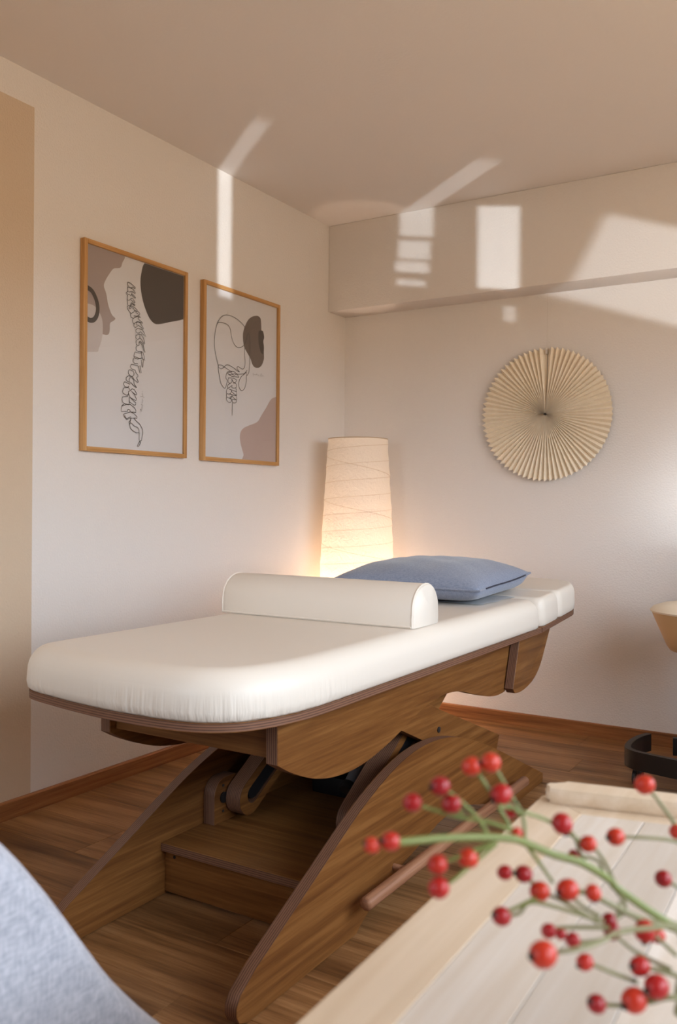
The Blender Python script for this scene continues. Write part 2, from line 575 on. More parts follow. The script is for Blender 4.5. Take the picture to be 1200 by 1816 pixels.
def pad(name, poly, z0, z1, mat, parent, rx=0.035, rz=0.045, bulge=0.004, gather=None, tilt=None, cap=0.02):
    """upholstered pad over an outline, rounded top edge; gather = list of (point, radius) with creases near the seam"""
    if area2(poly) < 0:
        poly = poly[::-1]
    layers = [(z0, 0.003), (z0 + 0.006, -bulge * .5), (z0 + (z1 - rz - z0) * .5, -bulge), (z1 - rz, -bulge * .7)]
    for k in range(1, 9):
        a = k / 8 * PI / 2
        layers.append((z1 - rz + rz * math.sin(a), -bulge * .7 + rx * (1 - math.cos(a))))
    layers.append((z1, rx + cap))
    bm = bmesh.new()
    rings = []
    for z, ins in layers:
        rings.append([bm.verts.new((x, y, z)) for x, y in offset_poly(poly, ins)])
    n = len(poly)
    for a, b in zip(rings, rings[1:]):
        for i in range(n):
            j = (i + 1) % n
            bm.faces.new((a[i], a[j], b[j], b[i]))
    bmesh.ops.triangulate(bm, faces=[bm.faces.new(rings[-1]), bm.faces.new(rings[0][::-1])])
    if tilt:
        yh, zh, sl = tilt
        for v in bm.verts:
            v.co.z += max(0.0, v.co.y - yh) * sl
    bmesh.ops.recalc_face_normals(bm, faces=bm.faces)
    me = bpy.data.meshes.new(name)
    bm.to_mesh(me)
    bm.free()
    for p in me.polygons:
        p.use_smooth = True
    me.set_sharp_from_angle(angle=math.radians(70))
    at = me.attributes.new('gather', 'FLOAT', 'POINT')
    for v in me.vertices:
        g = 0.0
        if gather and v.co.z < z1 - rz * 0.3:
            for (cx, cy), rad in gather:
                d = math.hypot(v.co.x - cx, v.co.y - cy)
                g = max(g, max(0.0, 1 - d / rad))
            zz = (v.co.z - z0) / (z1 - z0)
            g *= max(0.0, 1 - zz * 1.5)
        at.data[v.index].value = g
    return link(name, me, mat, parent)

def frames(pts):
    P = [Vector(p) for p in pts]
    T = []
    for i in range(len(P)):
        t = P[min(i + 1, len(P) - 1)] - P[max(i - 1, 0)]
        T.append(t.normalized() if t.length > 1e-9 else Vector((0, 0, 1)))
    up = Vector((0, 0, 1)) if abs(T[0].z) < 0.9 else Vector((1, 0, 0))
    nrm = T[0].cross(up).normalized()
    out = []
    for p, t in zip(P, T):
        nrm = (nrm - t * nrm.dot(t))
        nrm = nrm.normalized() if nrm.length > 1e-9 else t.orthogonal().normalized()
        out.append((p, nrm, t.cross(nrm)))
    return out

def add_tube(bm, pts, rad, n=8, closed=False, cap=True):
    fr = frames(pts)
    rings = []
    for i, (p, a, b) in enumerate(fr):
        r = rad(i / max(1, len(fr) - 1)) if callable(rad) else (rad[i] if isinstance(rad, (list, tuple)) else rad)
        rings.append([bm.verts.new(p + (a * math.cos(k * 2 * PI / n) + b * math.sin(k * 2 * PI / n)) * r) for k in range(n)])
    pairs = list(zip(rings, rings[1:]))
    if closed:
        pairs.append((rings[-1], rings[0]))
    for A, B in pairs:
        for k in range(n):
            j = (k + 1) % n
            bm.faces.new((A[k], A[j], B[j], B[k]))
    if cap and not closed:
        bm.faces.new(rings[0][::-1])
        bm.faces.new(rings[-1])

def tube(name, pts, rad, mat, parent=None, n=8, closed=False, loc=None):
    bm = bmesh.new()
    add_tube(bm, pts, rad, n, closed)
    return from_bm(name, bm, mat, parent, loc, True, 50)

def lathe(name, prof, mat, parent=None, loc=(0, 0, 0), n=40, angle=40):
    """prof: list of (r, z); r==0 closes"""
    bm = bmesh.new()
    rings = []
    for r, z in prof:
        if r < 1e-6:
            rings.append([bm.verts.new((0, 0, z))])
        else:
            rings.append([bm.verts.new((r * math.cos(2 * PI * k / n), r * math.sin(2 * PI * k / n), z)) for k in range(n)])
    for A, B in zip(rings, rings[1:]):
        for k in range(n):
            j = (k + 1) % n
            if len(A) == 1 and len(B) == 1:
                continue
            if len(A) == 1:
                bm.faces.new((A[0], B[j], B[k]))
            elif len(B) == 1:
                bm.faces.new((A[k], A[j], B[0]))
            else:
                bm.faces.new((A[k], A[j], B[j], B[k]))
    return from_bm(name, bm, mat, parent, loc, True, angle)

def cyl(name, p0, p1, r, mat, parent, n=16):
    return tube(name, [p0, p1], r, mat, parent, n)

# ------------------------------------------------------------------ room
T = 0.16
fl = box('floor', (-T, XR + T, YR - T, T, -0.16, -0.012), M['subfloor'])
structure(fl)
PW, PL = 0.193, 1.285
row = 0
y = 0.0
while y > YR:
    y0 = max(y - PW, YR)
    off = (row * 0.47) % 1.0
    x = -off * PL
    while x < XR:
        xa, xb = max(x, 0.0), min(x + PL, XR)
        if xb - xa > 0.03:
            bm = box_bm(-(xb - xa) / 2 + .0004, (xb - xa) / 2 - .0004, -(y - y0) / 2 + .0004, (y - y0) / 2 - .0004, -0.012, 0.0)
            te = [e for e in bm.edges if e.verts[0].co.z > -.001 and e.verts[1].co.z > -.001]
            bmesh.ops.bevel(bm, geom=te, offset=0.0008, segments=1, affect='EDGES')
            from_bm('plank', bm, M['plank'], fl, ((xa + xb) / 2, (y + y0) / 2, 0))
        x += PL
    y -= PW
    row += 1

structure(box('ceiling', (-T, XR + T, YR - T, T, H, H + .15), M['ceil']))
structure(box('wall_left', (-T, 0, YR - T, T, -.012, H), M['wall_left']))
structure(box('wall_back', (0, XR, 0, T, -.012, H), M['wall']))

def wall_with_opening(name, axis, a0, a1, u0, u1, w, label=None):
    """wall slab between a0..a1 on axis; opening w=(u0,u1,z0,z1)"""
    bm = bmesh.new()
    us = [u0, w[0], w[1], u1]
    zs = [-.012, w[2], w[3], H]
    for i in range(3):
        for k in range(3):
            if i == 1 and k == 1:
                continue
            dims = (a0, a1, us[i], us[i + 1], zs[k], zs[k + 1]) if axis == 0 else (us[i], us[i + 1], a0, a1, zs[k], zs[k + 1])
            b = box_bm(*dims)
            me = bpy.data.meshes.new('t')
            b.to_mesh(me)
            b.free()
            bm.from_mesh(me)
            bpy.data.meshes.remove(me)
    bmesh.ops.remove_doubles(bm, verts=bm.verts, dist=1e-5)
    return structure(from_bm(name, bm, M['wall']))
wall_with_opening('wall_right', 0, XR, XR + T, YR - T, T, WIN1)
wall_with_opening('wall_rear', 1, YR - T, YR, 0, XR, WIN2)

def window(name, axis, a, w, mull):
    """a = plane of the frame centre"""
    u0, u1, z0, z1 = w
    d = 0.03
    def bx(nm, ua, ub, za, zb, mat, par, th=d):
        dims = (a - th, a + th, ua, ub, za, zb) if axis == 0 else (ua, ub, a - th, a + th, za, zb)
        return box(nm, dims, mat, par, 0.004 if th > .01 else 0)
    bm = bmesh.new()
    fw = 0.055
    def addb(ua, ub, za, zb):
        dims = (a - d, a + d, ua, ub, za, zb) if axis == 0 else (ua, ub, a - d, a + d, za, zb)
        b = box_bm(*dims)
        me = bpy.data.meshes.new('t'); b.to_mesh(me); b.free(); bm.from_mesh(me); bpy.data.meshes.remove(me)
    addb(u0, u0 + fw, z0, z1); addb(u1 - fw, u1, z0, z1)
    addb(u0 + fw, u1 - fw, z0, z0 + fw); addb(u0 + fw, u1 - fw, z1 - fw, z1)
    for mu in mull:
        addb(mu - .035, mu + .035, z0 + fw, z1 - fw)
    wo = structure(from_bm(name, bm, M['white']))
    ed = [u0 + fw] + [q for mu in mull for q in (mu - .035, mu + .035)] + [u1 - fw]
    for k in range(0, len(ed), 2):
        bx('pane', ed[k], ed[k + 1], z0 + fw, z1 - fw, M['glass'], wo, 0.003)
    return wo
w1 = window('window_1', 0, XR + .10, WIN1, [-2.9, -1.0])
box('window_sill', (XR - .03, XR + .065, WIN1[0], WIN1[1], WIN1[2] , WIN1[2] + .02), M['white'], w1, .004)
w2 = window('window_2', 1, YR - .10, WIN2, [])
box('window_sill', (WIN2[0], WIN2[1], YR - .065, YR + .03, WIN2[2], WIN2[2] + .02), M['white'], w2, .004)

BD, BZ = 0.1624, 1.9723                 # bulkhead depth and underside
structure(box('trim_1', (0, XR, -BD, 0, BZ, H), M['wall'], None, 0.004, 2))
BH = 0.0572
def baseboard(name, poly, axis, a0, a1, mat):
    return structure(prism(name, poly, axis, a0, a1, (mat, mat), None, (), 0))
baseboard('baseboard_left', [(0, 0), (0.015, 0), (0.015, BH - .004), (0.011, BH), (0, BH)], 1, YR, 0, M['base'])
baseboard('baseboard_back', [(0, 0), (-0.015, 0), (-0.015, BH - .004), (-0.011, BH), (0, BH)], 0, 0.015, XR, M['basex'])

# ------------------------------------------------------------------ treatment table
table = thing('massage_table', 'wooden treatment table with white leather top on a scissor lift base', 'massage table', (1.04, -1.6, 0))
def L(x, y, z):                         # world -> table space
    return (x - 1.04, y + 1.6, z)
def yz(pts):
    return [(y + 1.6, z) for y, z in pts]
def xy(pts):
    return [(x - 1.04, y + 1.6) for x, y in pts]
X0, X1 = 0.709, 1.369                   # top outline
YF, YH, YE = -2.60, -0.935, -0.36      # foot end, head joint, head end
ZB = 0.59
foot = [tuple(v) for v in catmull([(X0, -2.42), (X0, -2.50), (.718, -2.548), (.755, -2.578), (.85, -2.597), (.95, -2.611), (1.047, -2.618), (1.18, -2.613),
                                   (1.26, -2.592), (1.32, -2.54), (1.355, -2.45), (1.367, -2.36), (X1, -2.26)], 5)]
def dens(p0, p1, n):
    return [(p0[0] + (p1[0] - p0[0]) * k / n, p0[1] + (p1[1] - p0[1]) * k / n) for k in range(1, n)]
main_out = foot + dens((X1, -2.26), (X1, YH), 10) + [(X1, YH), (X0, YH)] + dens((X0, YH), (X0, -2.42), 10)
prism('top_board', xy(main_out), 2, ZB - .018, ZB, (M['oak_y'], M['ply_z']), table)
# pads follow the outline; corners at the joint are softened
r_c = [0.0] * len(main_out)
r_c[len(foot) + 9] = 0.058
r_c[len(foot) + 10] = 0.058
main_pad = round_poly(main_out, r_c, 6)
pad('mattress', xy(main_pad), ZB, 0.690, M['leather'], table, 0.05, 0.058, 0.006,
    [(L(0.78, -2.52, 0)[:2], 0.20), (L(1.30, -2.52, 0)[:2], 0.30), (L(1.36, -2.35, 0)[:2], 0.22), (L(1.1, -2.62, 0)[:2], 0.22)], None, .001)
# head section, hinged up a little, with a face opening
TILT = (YH + 1.6, ZB, 0.045)
head_out = [(X1, YH + .006)]
hx = 0.17
for k in range(17):
    a = k / 16 * PI / 2
    head_out.append((X1 - .012 - hx + hx * math.cos(a) ** 0.9, YE - .21 + .21 * math.sin(a) ** 0.9))
for k in range(17):
    a = PI / 2 + k / 16 * PI / 2
    head_out.append((X0 + .012 + hx - hx * abs(math.cos(a)) ** 0.9, YE - .21 + .21 * math.sin(a) ** 0.9))
head_out.append((X0, YH + .006))
hb = prism('head_board', xy(head_out), 2, ZB - .018, ZB, (M['oak_y'], M['ply_z']), table)
for v in hb.data.vertices:
    v.co.z += max(0, v.co.y - TILT[0]) * TILT[2]
YM = -0.725
neck = [(X1 - .001, YH + .008), (X1 - .006, YM), (1.13, YM), (1.13, YM - .09), (0.95, YM - .09), (0.95, YM), (X0 + .006, YM), (X0 + .001, YH + .008)]
pad('neck_pad', xy(round_poly(neck, [.035, .035, .035, .04, .04, .035, .035, .035], 6)), ZB, 0.690, M['leather'], table, 0.024, 0.04, 0.004, None, TILT, .001)
hd = [(X1 - .006, YM + .006)] + head_out[1:-1] + [(X0 + .006, YM + .006), (0.95, YM + .006), (0.96, YM + .16), (1.12, YM + .16), (1.13, YM + .006)]
rr = [.035] + [0] * (len(head_out) - 2) + [.035, .035, .06, .06, .035]
pad('head_pad', xy(round_poly(hd, rr, 6)), ZB, 0.690, M['leather'], table, 0.024, 0.04, 0.004, None, TILT, .001)

APR = [(-2.405, 0.571), (-2.404, 0.469), (-2.346, 0.438), (-2.258, 0.404), (-2.163, 0.386), (-2.059, 0.384), (-1.946, 0.40), (-1.848, 0.423),
       (-1.756, 0.448), (-1.669, 0.463), (-1.575, 0.468), (-1.475, 0.458), (-1.367, 0.430), (-1.251, 0.402), (-1.17, 0.391), (-1.10, 0.392)]
sm = [tuple(v) for v in catmull(APR[1:], 4)]
apron = [APR[0]] + sm + [(-1.07, 0.42), (-1.035, 0.571)]
prism('side_apron', yz(apron), 0, 1.27 - 1.04, 1.30 - 1.04, (M['oak_y'], M['ply_x']), table)
prism('side_apron', yz(apron), 0, 0.788 - 1.04, 0.818 - 1.04, (M['oak_y'], M['ply_x']), table)
box('end_apron', (0.8185 - 1.04, 1.2695 - 1.04, -2.385 + 1.6, -2.36 + 1.6, 0.474, 0.571), M['oak_x'], table, .001, 1)
SK = [(-1.055, 0.566), (-1.115, 0.405), (-1.095, 0.388), (-1.045, 0.384), (-0.98, 0.389), (-0.913, 0.404), (-0.86, 0.43), (-0.824, 0.46), (-0.78, 0.51), (-0.75, 0.545), (-0.725, 0.574)]
skirt = [SK[0], SK[1]] + [tuple(v) for v in catmull(SK[2:], 4)]
prism('head_bracket', yz(skirt), 0, 1.303 - 1.04, 1.333 - 1.04, (M['oak_y'], M['ply_x']), table)
prism('head_bracket', yz(skirt), 0, 0.755 - 1.04, 0.785 - 1.04, (M['oak_y'], M['ply_x']), table)

BP_TOP = [(-2.557, 0.045), (-2.545, 0.065), (-2.495, 0.096), (-2.282, 0.197), (-2.088, 0.287), (-1.918, 0.342), (-1.774, 0.362), (-1.612, 0.353), (-1.45, 0.314), (-1.268, 0.249), (-1.007, 0.140), (-0.753, 0.034)]
BP_BOT = [(-0.752, 0.001), (-1.003, 0.001), (-1.20, 0.05), (-1.379, 0.098), (-1.47, 0.122), (-1.568, 0.132), (-1.66, 0.124), (-1.744, 0.107), (-1.898, 0.080), (-2.0, 0.052), (-2.083, 0.018), (-2.105, 0.001), (-2.521, 0.001), (-2.548, 0.012), (-2.557, 0.028)]
bp = [tuple(v) for v in catmull(BP_TOP[2:-1], 4)]
base_panel = BP_TOP[:2] + bp + BP_TOP[-1:] + BP_BOT
prism('base_panel', yz(base_panel), 0, 1.288 - 1.04, 1.318 - 1.04, (M['oak_y'], M['ply_x']), table)
prism('base_panel', yz(base_panel), 0, 0.762 - 1.04, 0.792 - 1.04, (M['oak_y'], M['ply_x']), table)
prism('step_board', xy([(0.7925, -2.20), (1.2875, -2.20), (1.2875, -1.15), (0.7925, -1.15)]), 2, 0.116, 0.138, (M['oak_x'], M['ply_z']), table)
sf = box('step_front', (0.7925 - 1.04, 1.2875 - 1.04, -2.185 + 1.6, -2.163 + 1.6, 0.008, 0.1155), M['oak_x'], table, .001, 1)
for sx in (0.825, 1.235):
    cyl('screw_hole', L(sx, -2.1865, 0.102), L(sx, -2.180, 0.102), 0.004, M['black'], sf, 10)

def capsule(p0, p1, r0, r1=None, n=10):
    r1 = r1 or r0
    a, b = Vector(p0), Vector(p1)
    d = (b - a).normalized()
    ang = math.atan2(d.y, d.x)
    out = []
    for k in range(n + 1):
        t = ang + PI / 2 + k / n * PI
        out.append((a.x + r0 * math.cos(t), a.y + r0 * math.sin(t)))
    for k in range(n + 1):
        t = ang - PI / 2 + k / n * PI
        out.append((b.x + r1 * math.cos(t), b.y + r1 * math.sin(t)))
    return out
A0, A1 = (-1.945, 0.20), (-1.42, 0.515)
for xa, xb in ((0.836, 0.885), (1.19, 1.248)):
    arm = prism('lift_arm', yz(capsule(A0, A1, 0.048)), 0, xa - 1.04, xb - 1.04, (M['oak_y'], M['ply_x']), table,
                [yz(capsule((-1.935, 0.206), (-1.60, 0.407), 0.024))], 0)
    prism('steel_bar', yz(capsule((-1.925, 0.212), (-1.60, 0.407), 0.0215)), 0, xa + .006 - 1.04, xb - .006 - 1.04, (M['black'], M['black']), arm)
for xa, xb in ((1.252, 1.282), (0.798, 0.828)):
    c2 = [(-1.835, 0.420), (-1.61, 0.325), (-1.15, 0.150), (-1.10, 0.245), (-1.55, 0.412), (-1.80, 0.51)]
    cr = prism('cross_arm', yz(c2), 0, xa - 1.04, xb - 1.04, (M['oak_y'], M['ply_x']), table)
    s = 1 if xa > 1 else -1
    xs = xb if s > 0 else xa
    sc = cyl('screw', L(xs - .004 * s, -1.583, 0.365), L(xs + .003 * s, -1.583, 0.365), 0.0085, M['bolt'], cr, 16)
for xa, xb in ((0.7925, 0.832), (1.248, 1.2875)):
    blk = prism('bearing_block', yz(round_poly([(-2.035, .138), (-1.93, .138), (-1.93, .258), (-2.035, .258)], [0, 0, .02, .045], 6)), 0, xa - 1.04, xb - 1.04, (M['oak_y'], M['ply_x']), table)
    s = 1 if xa < 1 else -1
    xs = xb if s > 0 else xa
    cyl('bolt', L(xs - .002 * s, -1.998, 0.205), L(xs + .004 * s, -1.998, 0.205), 0.015, M['black'], blk, 14)
    for zz in (0.168, 0.238):
        cyl('screw', L(xs - .002 * s, -2.0, zz), L(xs + .002 * s, -2.0, zz), 0.004, M['bolt'], blk, 8)
box('lift_frame', (0.90 - 1.04, 1.17 - 1.04, -1.66 + 1.6, -1.36 + 1.6, 0.139, 0.195), M['black'], table, .006)
box('motor_housing', (0.92 - 1.04, 1.05 - 1.04, -1.62 + 1.6, -1.40 + 1.6, 0.1955, 0.30), M['black'], table, .015, 3)
pst = cyl('piston_tube', L(1.09, -1.765, 0.215), L(1.09, -1.60, 0.355), 0.016, M['grey'], table, 18)
cyl('piston_collar', L(1.09, -1.775, 0.207), L(1.09, -1.757, 0.222), 0.021, M['bolt'], pst, 18)
tube('power_cable', [L(*q) for q in catmull([(1.13, -1.62, .33), (1.15, -1.66, .28), (1.14, -1.62, .22), (1.17, -1.55, .19), (1.16, -1.45, .30)], 6)], 0.004, M['black'], table, 8)
box('cross_beam', (0.8805 - 1.04, 1.1995 - 1.04, -1.50 + 1.6, -1.46 + 1.6, 0.40, 0.47), M['oak_x'], table, .002, 1)
rd = tube('release_bar', [L(1.362, -2.145, .096), L(1.362, -2.138, .096), L(1.362, -1.075, .096), L(1.362, -1.068, .096)], [0.010, 0.0165, 0.0165, 0.010], M['rod'], table, 20)
for yy in (-1.92, -1.22):
    cyl('peg', L(1.312, yy, .096), L(1.362, yy, .096), 0.008, M['rod'], rd, 10)

# ------------------------------------------------------------------ bolster
bol = thing('bolster_cushion', 'white leather half-round bolster lying across the treatment table', 'bolster', (1.024, -1.785, 0.6905), rz=0.012)
def dsec(w, h, n=14):
    pts = [(-w / 2, 0.0), (-w / 2 - .001, h * .18)]
    for k in range(1, n):
        a = PI - k / n * PI
        pts.append((w / 2 * 1.0 * math.cos(a), h * .34 + h * .66 * math.sin(a) ** 0.9))
    pts += [(w / 2 + .001, h * .18), (w / 2, 0.0)]
    return pts
ds = dsec(0.158, 0.112)
bm = bmesh.new()
xs = [(-0.312, .93), (-0.306, .98), (-0.295, 1.0), (-.15, 1.005), (0, 1.007), (.15, 1.005), (0.295, 1.0), (0.306, .98), (0.312, .93)]
rings = []
for xx, s in xs:
    rings.append([bm.verts.new((xx, y * s, max(0.0, .056 + (z - .056) * s) if z > 0 else 0)) for y, z in ds])
for A, B in zip(rings, rings[1:]):
    for k in range(len(ds)):
        j = (k + 1) % len(ds)
        bm.faces.new((A[k], A[j], B[j], B[k]))
def dome(ring, xo):
    c = bm.verts.new((xo, 0, .052))
    for k in range(len(ring)):
        bm.faces.new((ring[k], ring[(k + 1) % len(ring)], c))
dome(rings[0], -.320); dome(rings[-1], .320)
bo = from_bm('cover', bm, M['leather'], bol, None, True, 55)
for sgn in (-1, 1):
    tube('piping', [(sgn * .307, y * .985, .056 + (z - .056) * .985 if z > 0 else .002) for y, z in ds], 0.0022, M['leather'], bol, 6, True)
for yy in (-.0800, .0800):
    tube('piping', [(-.305, yy, .004), (0, yy * 1.004, .004), (.305, yy, .004)], 0.0028, M['leather'], bol, 6)

# ------------------------------------------------------------------ pillow and paper towel
pil = thing('pillow', 'blue linen pillow lying on the head end of the treatment table', 'pillow', (1.0, -1.035, 0.697), rz=math.radians(5))
hxp, hyp, NP = 0.272, 0.315, 36
def pil_pt(u, v, side):
    e = (1 - abs(u) ** 2.6) * (1 - abs(v) ** 2.6)
    e = max(e, 0) ** 0.5
    pin = 1 - 0.055 * (1 - abs(v) ** 2) * abs(u) ** 3
    pin2 = 1 - 0.055 * (1 - abs(u) ** 2) * abs(v) ** 3
    x, yv = hxp * u * pin, hyp * v * pin2
    zs = 0.046 + 0.016 * max(0, v) ** 2
    wr = 0.003 * math.sin(9 * u + 5 * v) * math.sin(7 * v - 3 * u) * e
    if side > 0:
        z = zs + e * 0.080 + wr
    else:
        eb = (max(0, 1 - abs(u) ** 9) * max(0, 1 - abs(v) ** 9)) ** 0.5
        z = zs - eb * (zs - 0.002)
        z = max(z, 0.002)
    return (x, yv, z)
bm = bmesh.new()
for side in (1, -1):
    g = [[bm.verts.new(pil_pt(-1 + 2 * i / NP, -1 + 2 * k / NP, side)) for k in range(NP + 1)] for i in range(NP + 1)]
    for i in range(NP):
        for k in range(NP):
            q = (g[i][k], g[i + 1][k], g[i + 1][k + 1], g[i][k + 1])
            bm.faces.new(q if side > 0 else q[::-1])
bmesh.ops.remove_doubles(bm, verts=bm.verts, dist=1e-5)
from_bm('cover', bm, M['pillow'], pil, None, True)
edge = [pil_pt(-1 + 2 * k / 24, -1, 1) for k in range(25)] + [pil_pt(1, -1 + 2 * k / 24, 1) for k in range(1, 25)] + [pil_pt(1 - 2 * k / 24, 1, 1) for k in range(1, 25)] + [pil_pt(-1, 1 - 2 * k / 24, 1) for k in range(1, 24)]
tube('seam', edge, 0.0035, M['pillow'], pil, 6, True)
tube('zipper', [(p[0] + .0035, p[1], p[2] + .0015) for p in [pil_pt(1, -.75 + 1.55 * k / 16, 1) for k in range(17)]], 0.0026, M['pillow_dark'], pil, 6)

bm = bmesh.new()
nx, ny = 10, 14
gv = []
for i in range(nx + 1):
    r_ = []
    for k in range(ny + 1):
        x_ = 0.92 + 0.362 * i / nx
        y_ = -1.26 + 0.30 * k / ny
        z_ = 0.6915 + max(0.0, y_ + 0.935) * 0.045 + 0.0015 * math.sin(x_ * 60) * math.sin(y_ * 40) + 0.0015
        r_.append(bm.verts.new((x_ - 1.09, y_ + 1.08, z_ - .6915)))
    gv.append(r_)
for i in range(nx):
    for k in range(ny):
        bm.faces.new((gv[i][k], gv[i + 1][k], gv[i + 1][k + 1], gv[i][k + 1]))
bmesh.ops.solidify(bm, geom=bm.faces[:], thickness=0.0012)
tw = from_bm('paper_towel', bm, M['towel'], None, (1.09, -1.08, 0.6925), True, 40)
tag(tw, 'thin white paper towel tucked under the blue pillow', 'towel')

# ------------------------------------------------------------------ floor lamp
LX, LY = 0.215, -0.225
lampo = thing('floor_lamp', 'glowing tall rice paper floor lamp standing in the room corner', 'floor lamp', (LX, LY, 0))
prof = [(0.168, 0.04), (0.176, 0.2), (0.181, 0.4), (0.180, 0.55), (0.177, 0.7), (0.171, 0.85), (0.163, 1.0), (0.155, 1.13), (0.147, 1.26), (0.143, 1.325)]
def rad_at(z):
    for (r0, z0), (r1, z1) in zip(prof, prof[1:]):
        if z0 <= z <= z1:
            return r0 + (r1 - r0) * (z - z0) / (z1 - z0)
    return prof[-1][0]
bm = bmesh.new()
NS, NZ = 64, 60
rings = []
for k in range(NZ + 1):
    z = 0.04 + (1.325 - 0.04) * k / NZ
    ring = []
    for i in range(NS):
        a = 2 * PI * i / NS
        # paper sags inwards between the wires
        sag = 0.0011 * math.cos(2 * PI * (z - 0.06) / 0.0775 - a) + 0.0007 * math.sin(5 * a + z * 37)
        r = rad_at(z) + sag
        ring.append(bm.verts.new((r * math.cos(a), r * math.sin(a), z)))
    rings.append(ring)
for A, B in zip(rings, rings[1:]):
    for i in range(NS):
        j = (i + 1) % NS
        bm.faces.new((A[i], A[j], B[j], B[i]))
from_bm('lamp_shade', bm, M['shade'], lampo, None, True)
# two spiral wires wound in opposite directions
for turns, ph, tx in ((16, 0.4, 0.0), (-6, 2.0, 0.0)):
    pts = []
    for k in range(420):
        t = k / 419
        z = 0.06 + 1.24 * t
        a = ph + turns * 2 * PI * t
        z2 = z
        r = rad_at(z2) + 0.0022
        pts.append((r * math.cos(a), r * math.sin(a), z2))
    tube('shade_wire', pts, 0.0009, M['seamwire'], lampo, 4)
tube('top_ring', [(0.143 * math.cos(2 * PI * k / 48), 0.143 * math.sin(2 * PI * k / 48), 1.325) for k in range(48)], 0.0025, M['wire'], lampo, 6, True)
tube('bottom_ring', [(0.168 * math.cos(2 * PI * k / 48), 0.168 * math.sin(2 * PI * k / 48), 0.04) for k in range(48)], 0.0025, M['wire'], lampo, 6, True)
for k in range(3):
    a = k * 2 * PI / 3 + .4
    cyl('leg', (0.166 * math.cos(a), 0.166 * math.sin(a), 0.001), (0.166 * math.cos(a), 0.166 * math.sin(a), 0.05), 0.005, M['black'], lampo, 8)
    cyl('spoke', (0, 0, 0.045), (0.166 * math.cos(a), 0.166 * math.sin(a), 0.045), 0.003, M['wire'], lampo, 6)
sk = lathe('lamp_socket', [(0, .04), (.02, .04), (.02, .12), (.016, .14), (0, .14)], M['white'], lampo, n=20)
bl = lathe('light_bulb', [(0, .14), (.012, .145), (.018, .16), (.024, .18), (.024, .2), (.015, .218), (0, .222)], M['bulb'], lampo, n=20)
BULB_Z = 0.34
lb = lamp('bulb_light', 'POINT', (LX, LY, BULB_Z), 18.0, (1.0, 0.75, 0.57), shadow_soft_size=0.03)
bm = bmesh.new()
ra, rb_ = [], []
for k in range(48):
    a = 2 * PI * k / 48
    ra.append(bm.verts.new((.1415 * math.cos(a), .1415 * math.sin(a), 1.318)))
    rb_.append(bm.verts.new((.108 * math.cos(a), .108 * math.sin(a), 1.316)))
for k in range(48):
    bm.faces.new((ra[k], ra[(k + 1) % 48], rb_[(k + 1) % 48], rb_[k]))
from_bm('added_collar', bm, M['shade'], lampo)  # added ring narrowing the opening to size the light disc on the ceiling

# ------------------------------------------------------------------ pleated paper fan
fan = thing('paper_fan', 'round pleated cream paper fan hanging on the back wall', 'wall decoration', (1.075, -0.028, 1.424))
NPL, RF = 74, 0.302
bm = bmesh.new()
def fan_pt(i, r):
    a = PI / 2 + 0.007 + (2 * PI - 0.014) * i / (2 * NPL)
    amp = 0.0045 + 0.0065 * (r / RF)
    up = (i % 2 == 0)
    rr_ = r if (r < RF) else (RF - (0.0 if up else 0.011))
    d = -amp if up else amp
    if (i <= 0 or i >= 2 * NPL) and r > .02:
        d = 0.022
    return (rr_ * math.cos(a), d + 0.0, rr_ * math.sin(a))
rad_s = [0.006, 0.03, 0.10, 0.2, RF]
cols = [[bm.verts.new(fan_pt(i, r)) for r in rad_s] for i in range(2 * NPL + 1)]
for A, B in zip(cols, cols[1:]):
    for k in range(len(rad_s) - 1):
        bm.faces.new((A[k], A[k + 1], B[k + 1], B[k]))
fo = from_bm('pleated_paper', bm, M['fan'], fan)
so = fo.modifiers.new('thick', 'SOLIDIFY'); so.thickness = 0.0006; so.offset = 0
cyl('centre_pin', (0, -.016, 0), (0, -.006, 0), 0.004, M['blackwood'], fan, 12)
tube('thread', [(0, .012, RF - .01), (0, .012, BZ - 1.424)], 0.0006, M['thread'], fan, 5)
bmr = box_bm(-.004, .004, .0, .026, RF - .03, RF - .01)
from_bm('hanging_loop', bmr, M['thread'], fan)

# ------------------------------------------------------------------ pictures on the left wall
def ray_px(px, py):
    return CR * ((px - 600) / F_PX) - CU * ((py - 908) / F_PX) + _f
def on_x(px, py, x):
    d = ray_px(px, py)
    t = (x - CAM.x) / d.x
    return CAM + d * t

FX, FW = 0.022, 0.016
def picture(label, y0, y1, z0, z1):
    t = thing('framed_picture', label, 'picture', (0.001, (y0 + y1) / 2, (z0 + z1) / 2))
    w, h = (y1 - y0) / 2, (z1 - z0) / 2
    for s in (-1, 1):
        bm = box_bm(0, FX, min(s * w, s * (w - FW)), max(s * w, s * (w - FW)), -h, h, .0012, 1)
        from_bm('frame_stile', bm, M['frame'], t)
        bm = box_bm(0, FX, -w + FW + .0002, w - FW - .0002, min(s * h, s * (h - FW)), max(s * h, s * (h - FW)), .0012, 1)
        from_bm('frame_rail', bm, M['frame_y'], t)
    box('print', (0.004, 0.012, -w + FW + .0002, w - FW - .0002, -h + FW + .0002, h - FW - .0002), M['paper'], t)
    box('glass', (0.0165, 0.0185, -w + FW + .0002, w - FW - .0002, -h + FW + .0002, h - FW - .0002), M['glass'], t)
    return t

